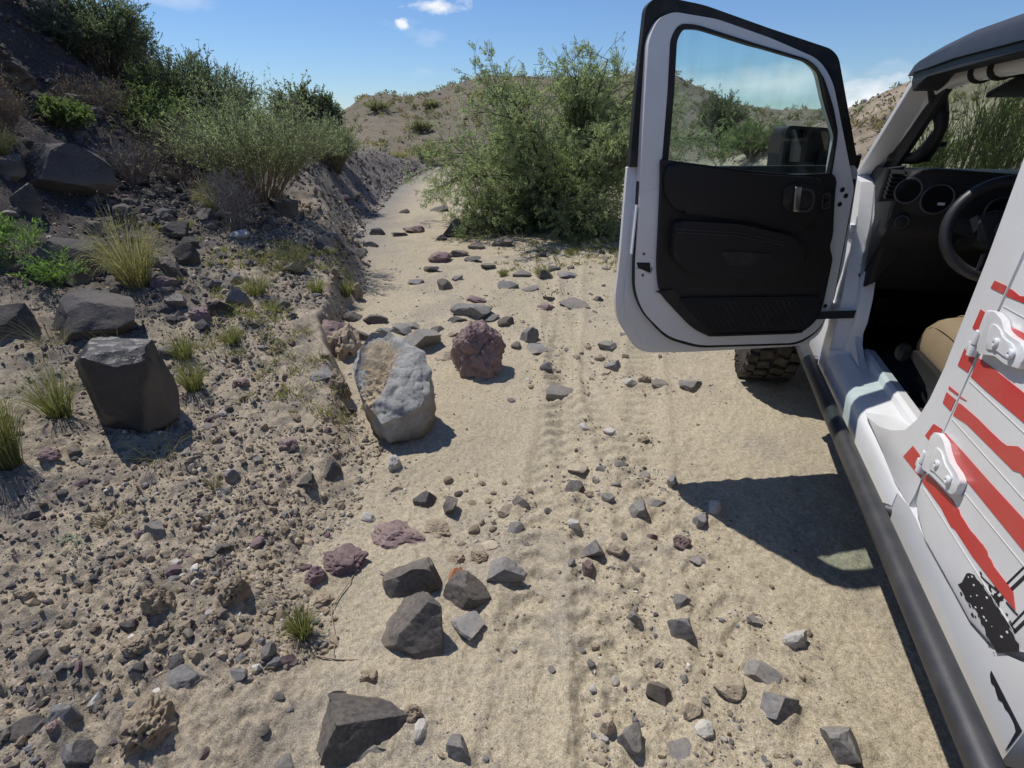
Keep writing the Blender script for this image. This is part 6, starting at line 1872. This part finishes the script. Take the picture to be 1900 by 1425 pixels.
# ground cover and scrub nobody could count -----------------------------
def weeds(name, X, Y, Hh, n_bl, col, label):
    n = len(X) * n_bl; idx = np.repeat(np.arange(len(X)), n_bl)
    base = np.stack([X, Y, height(X, Y) - .005], 1)[idx] + np.concatenate([pr.normal(0, .35, (n, 2)) * Hh[idx][:, None], np.zeros((n, 1))], 1)
    d = unit(np.concatenate([pr.normal(0, .6, (n, 2)), np.ones((n, 1))], 1)); L = Hh[idx] * pr.uniform(.4, 1.1, n)
    s = np.linspace(0, 1, 4)[None, :, None]
    P = base[:, None] + d[:, None] * L[:, None, None] * s; P[..., 2] -= .25 * L[:, None] * s[..., 0] ** 2
    W = np.linspace(1, .2, 4)[None] * pr.uniform(.6, 1.3, (n, 1)) * (.0016 + .0006 * Y[idx][:, None])
    C = np.repeat(np.array(col)[None] * pr.uniform(.6, 1.3, (n, 1)), 8, 0)
    Vv, F = blades(P, W)
    tag(mesh_part(name, [(Vv, F, C)], M_GRASS, None), label, 'weeds', kind='stuff')


n = 260
y = pr.uniform(2.5, 5.6, n); x = np.interp(y, EDGE_Y, EDGE_X) - .1 - pr.gamma(1.6, .35, n); k = vnoise(x * 2.2, y * 2.2, 401) > .42
weeds('bank_weeds', x[k], y[k], pr.uniform(.04, .13, k.sum()), 26, (.27, .265, .115), 'sparse yellow-green weeds over the top of the near bank')
n = 330
x = pr.normal(1.25, .65, n); y = pr.normal(7.3, .8, n); k = x > -.2
weeds('track_weeds', x[k], y[k], pr.uniform(.04, .13, k.sum()), 12, (.24, .23, .085), 'yellow-green weeds over the ground below the thorny tree')
n = 90
x = pr.uniform(-.4, 1.3, n); y = pr.uniform(4.6, 9.5, n); k = vnoise(x * 1.7, y * 1.7, 411) > .55
weeds('sand_weeds', x[k], y[k], pr.uniform(.03, .09, k.sum()), 8, (.22, .21, .08), 'a few small weeds dotted along the sandy track')
# low scrub on the hills
n = 800
y = np.concatenate([pr.uniform(25, 46, n), pr.uniform(9, 26, n // 5)]); x = np.concatenate([pr.uniform(-18, 26, n), 8.6 + np.abs(pr.normal(0, 5, n // 5))])
n2 = len(x)
z = height(x, y); S = pr.uniform(.12, .5, n2)
m = 34; idx = np.repeat(np.arange(n2), m)
C = np.stack([x, y, z], 1)[idx] + unit(pr.normal(0, 1, (len(idx), 3))) * (S[idx] * pr.uniform(.2, .75, len(idx)))[:, None] * np.array([1, 1, .7]) + np.array([0, 0, .2]) * S[idx][:, None]
lf = leaves(C, pr.normal(0, 1, C.shape) + np.array([0, 0, .8]), S[idx] * .42, S[idx] * .16)
base = np.where(pr.uniform(0, 1, (n2, 1)) < .5, np.array([[.16, .165, .10]]), np.array([[.24, .205, .13]]))
tag(mesh_part('hill_scrub', [(*lf, np.repeat((base * pr.uniform(.7, 1.3, (n2, 1)))[idx] * pr.uniform(.7, 1.3, (len(idx), 1)), 4, 0))], M_LEAF, None), 'low dusty scrub dotted over the far hills', 'scrub', kind='stuff')

# dry roots hanging over the basalt blocks
for i, P in enumerate(([(-.60, 1.52, .22), (-.63, 1.42, .20), (-.66, 1.30, .10), (-.62, 1.20, .07), (-.60, 1.12, .05)], [(-.52, 1.46, .27), (-.44, 1.40, .26), (-.38, 1.33, .20), (-.36, 1.26, .12)], [(-.66, 1.12, .07), (-.56, 1.10, .08), (-.46, 1.11, .06), (-.38, 1.13, .05)])):
    bm = bmesh.new(); Q = smooth_path([(a, b, gz(a, b) + .10 * c) for a, b, c in P], 5)
    tube(bm, Q, [.0032 * (1 - .7 * j / len(Q)) for j in range(len(Q))], 6)
    tag(obj('dry_root', bm, M_ROOT if i else (M_ROOT := NT('dry_root').set((.33, .26, .18), .9)), None, True), ['thin dry root hanging down the left of the basalt blocks', 'thin dry root lying across the basalt blocks', 'pale dry root lying on the sand below the basalt blocks'][i], 'root')

tri = sum(len(o.data.polygons) * 2 if not o.name.startswith(('gravel',)) else 0 for o in SC.objects if o.type == 'MESH')
print('FACES', sum(len(o.data.polygons) for o in SC.objects if o.type == 'MESH'))
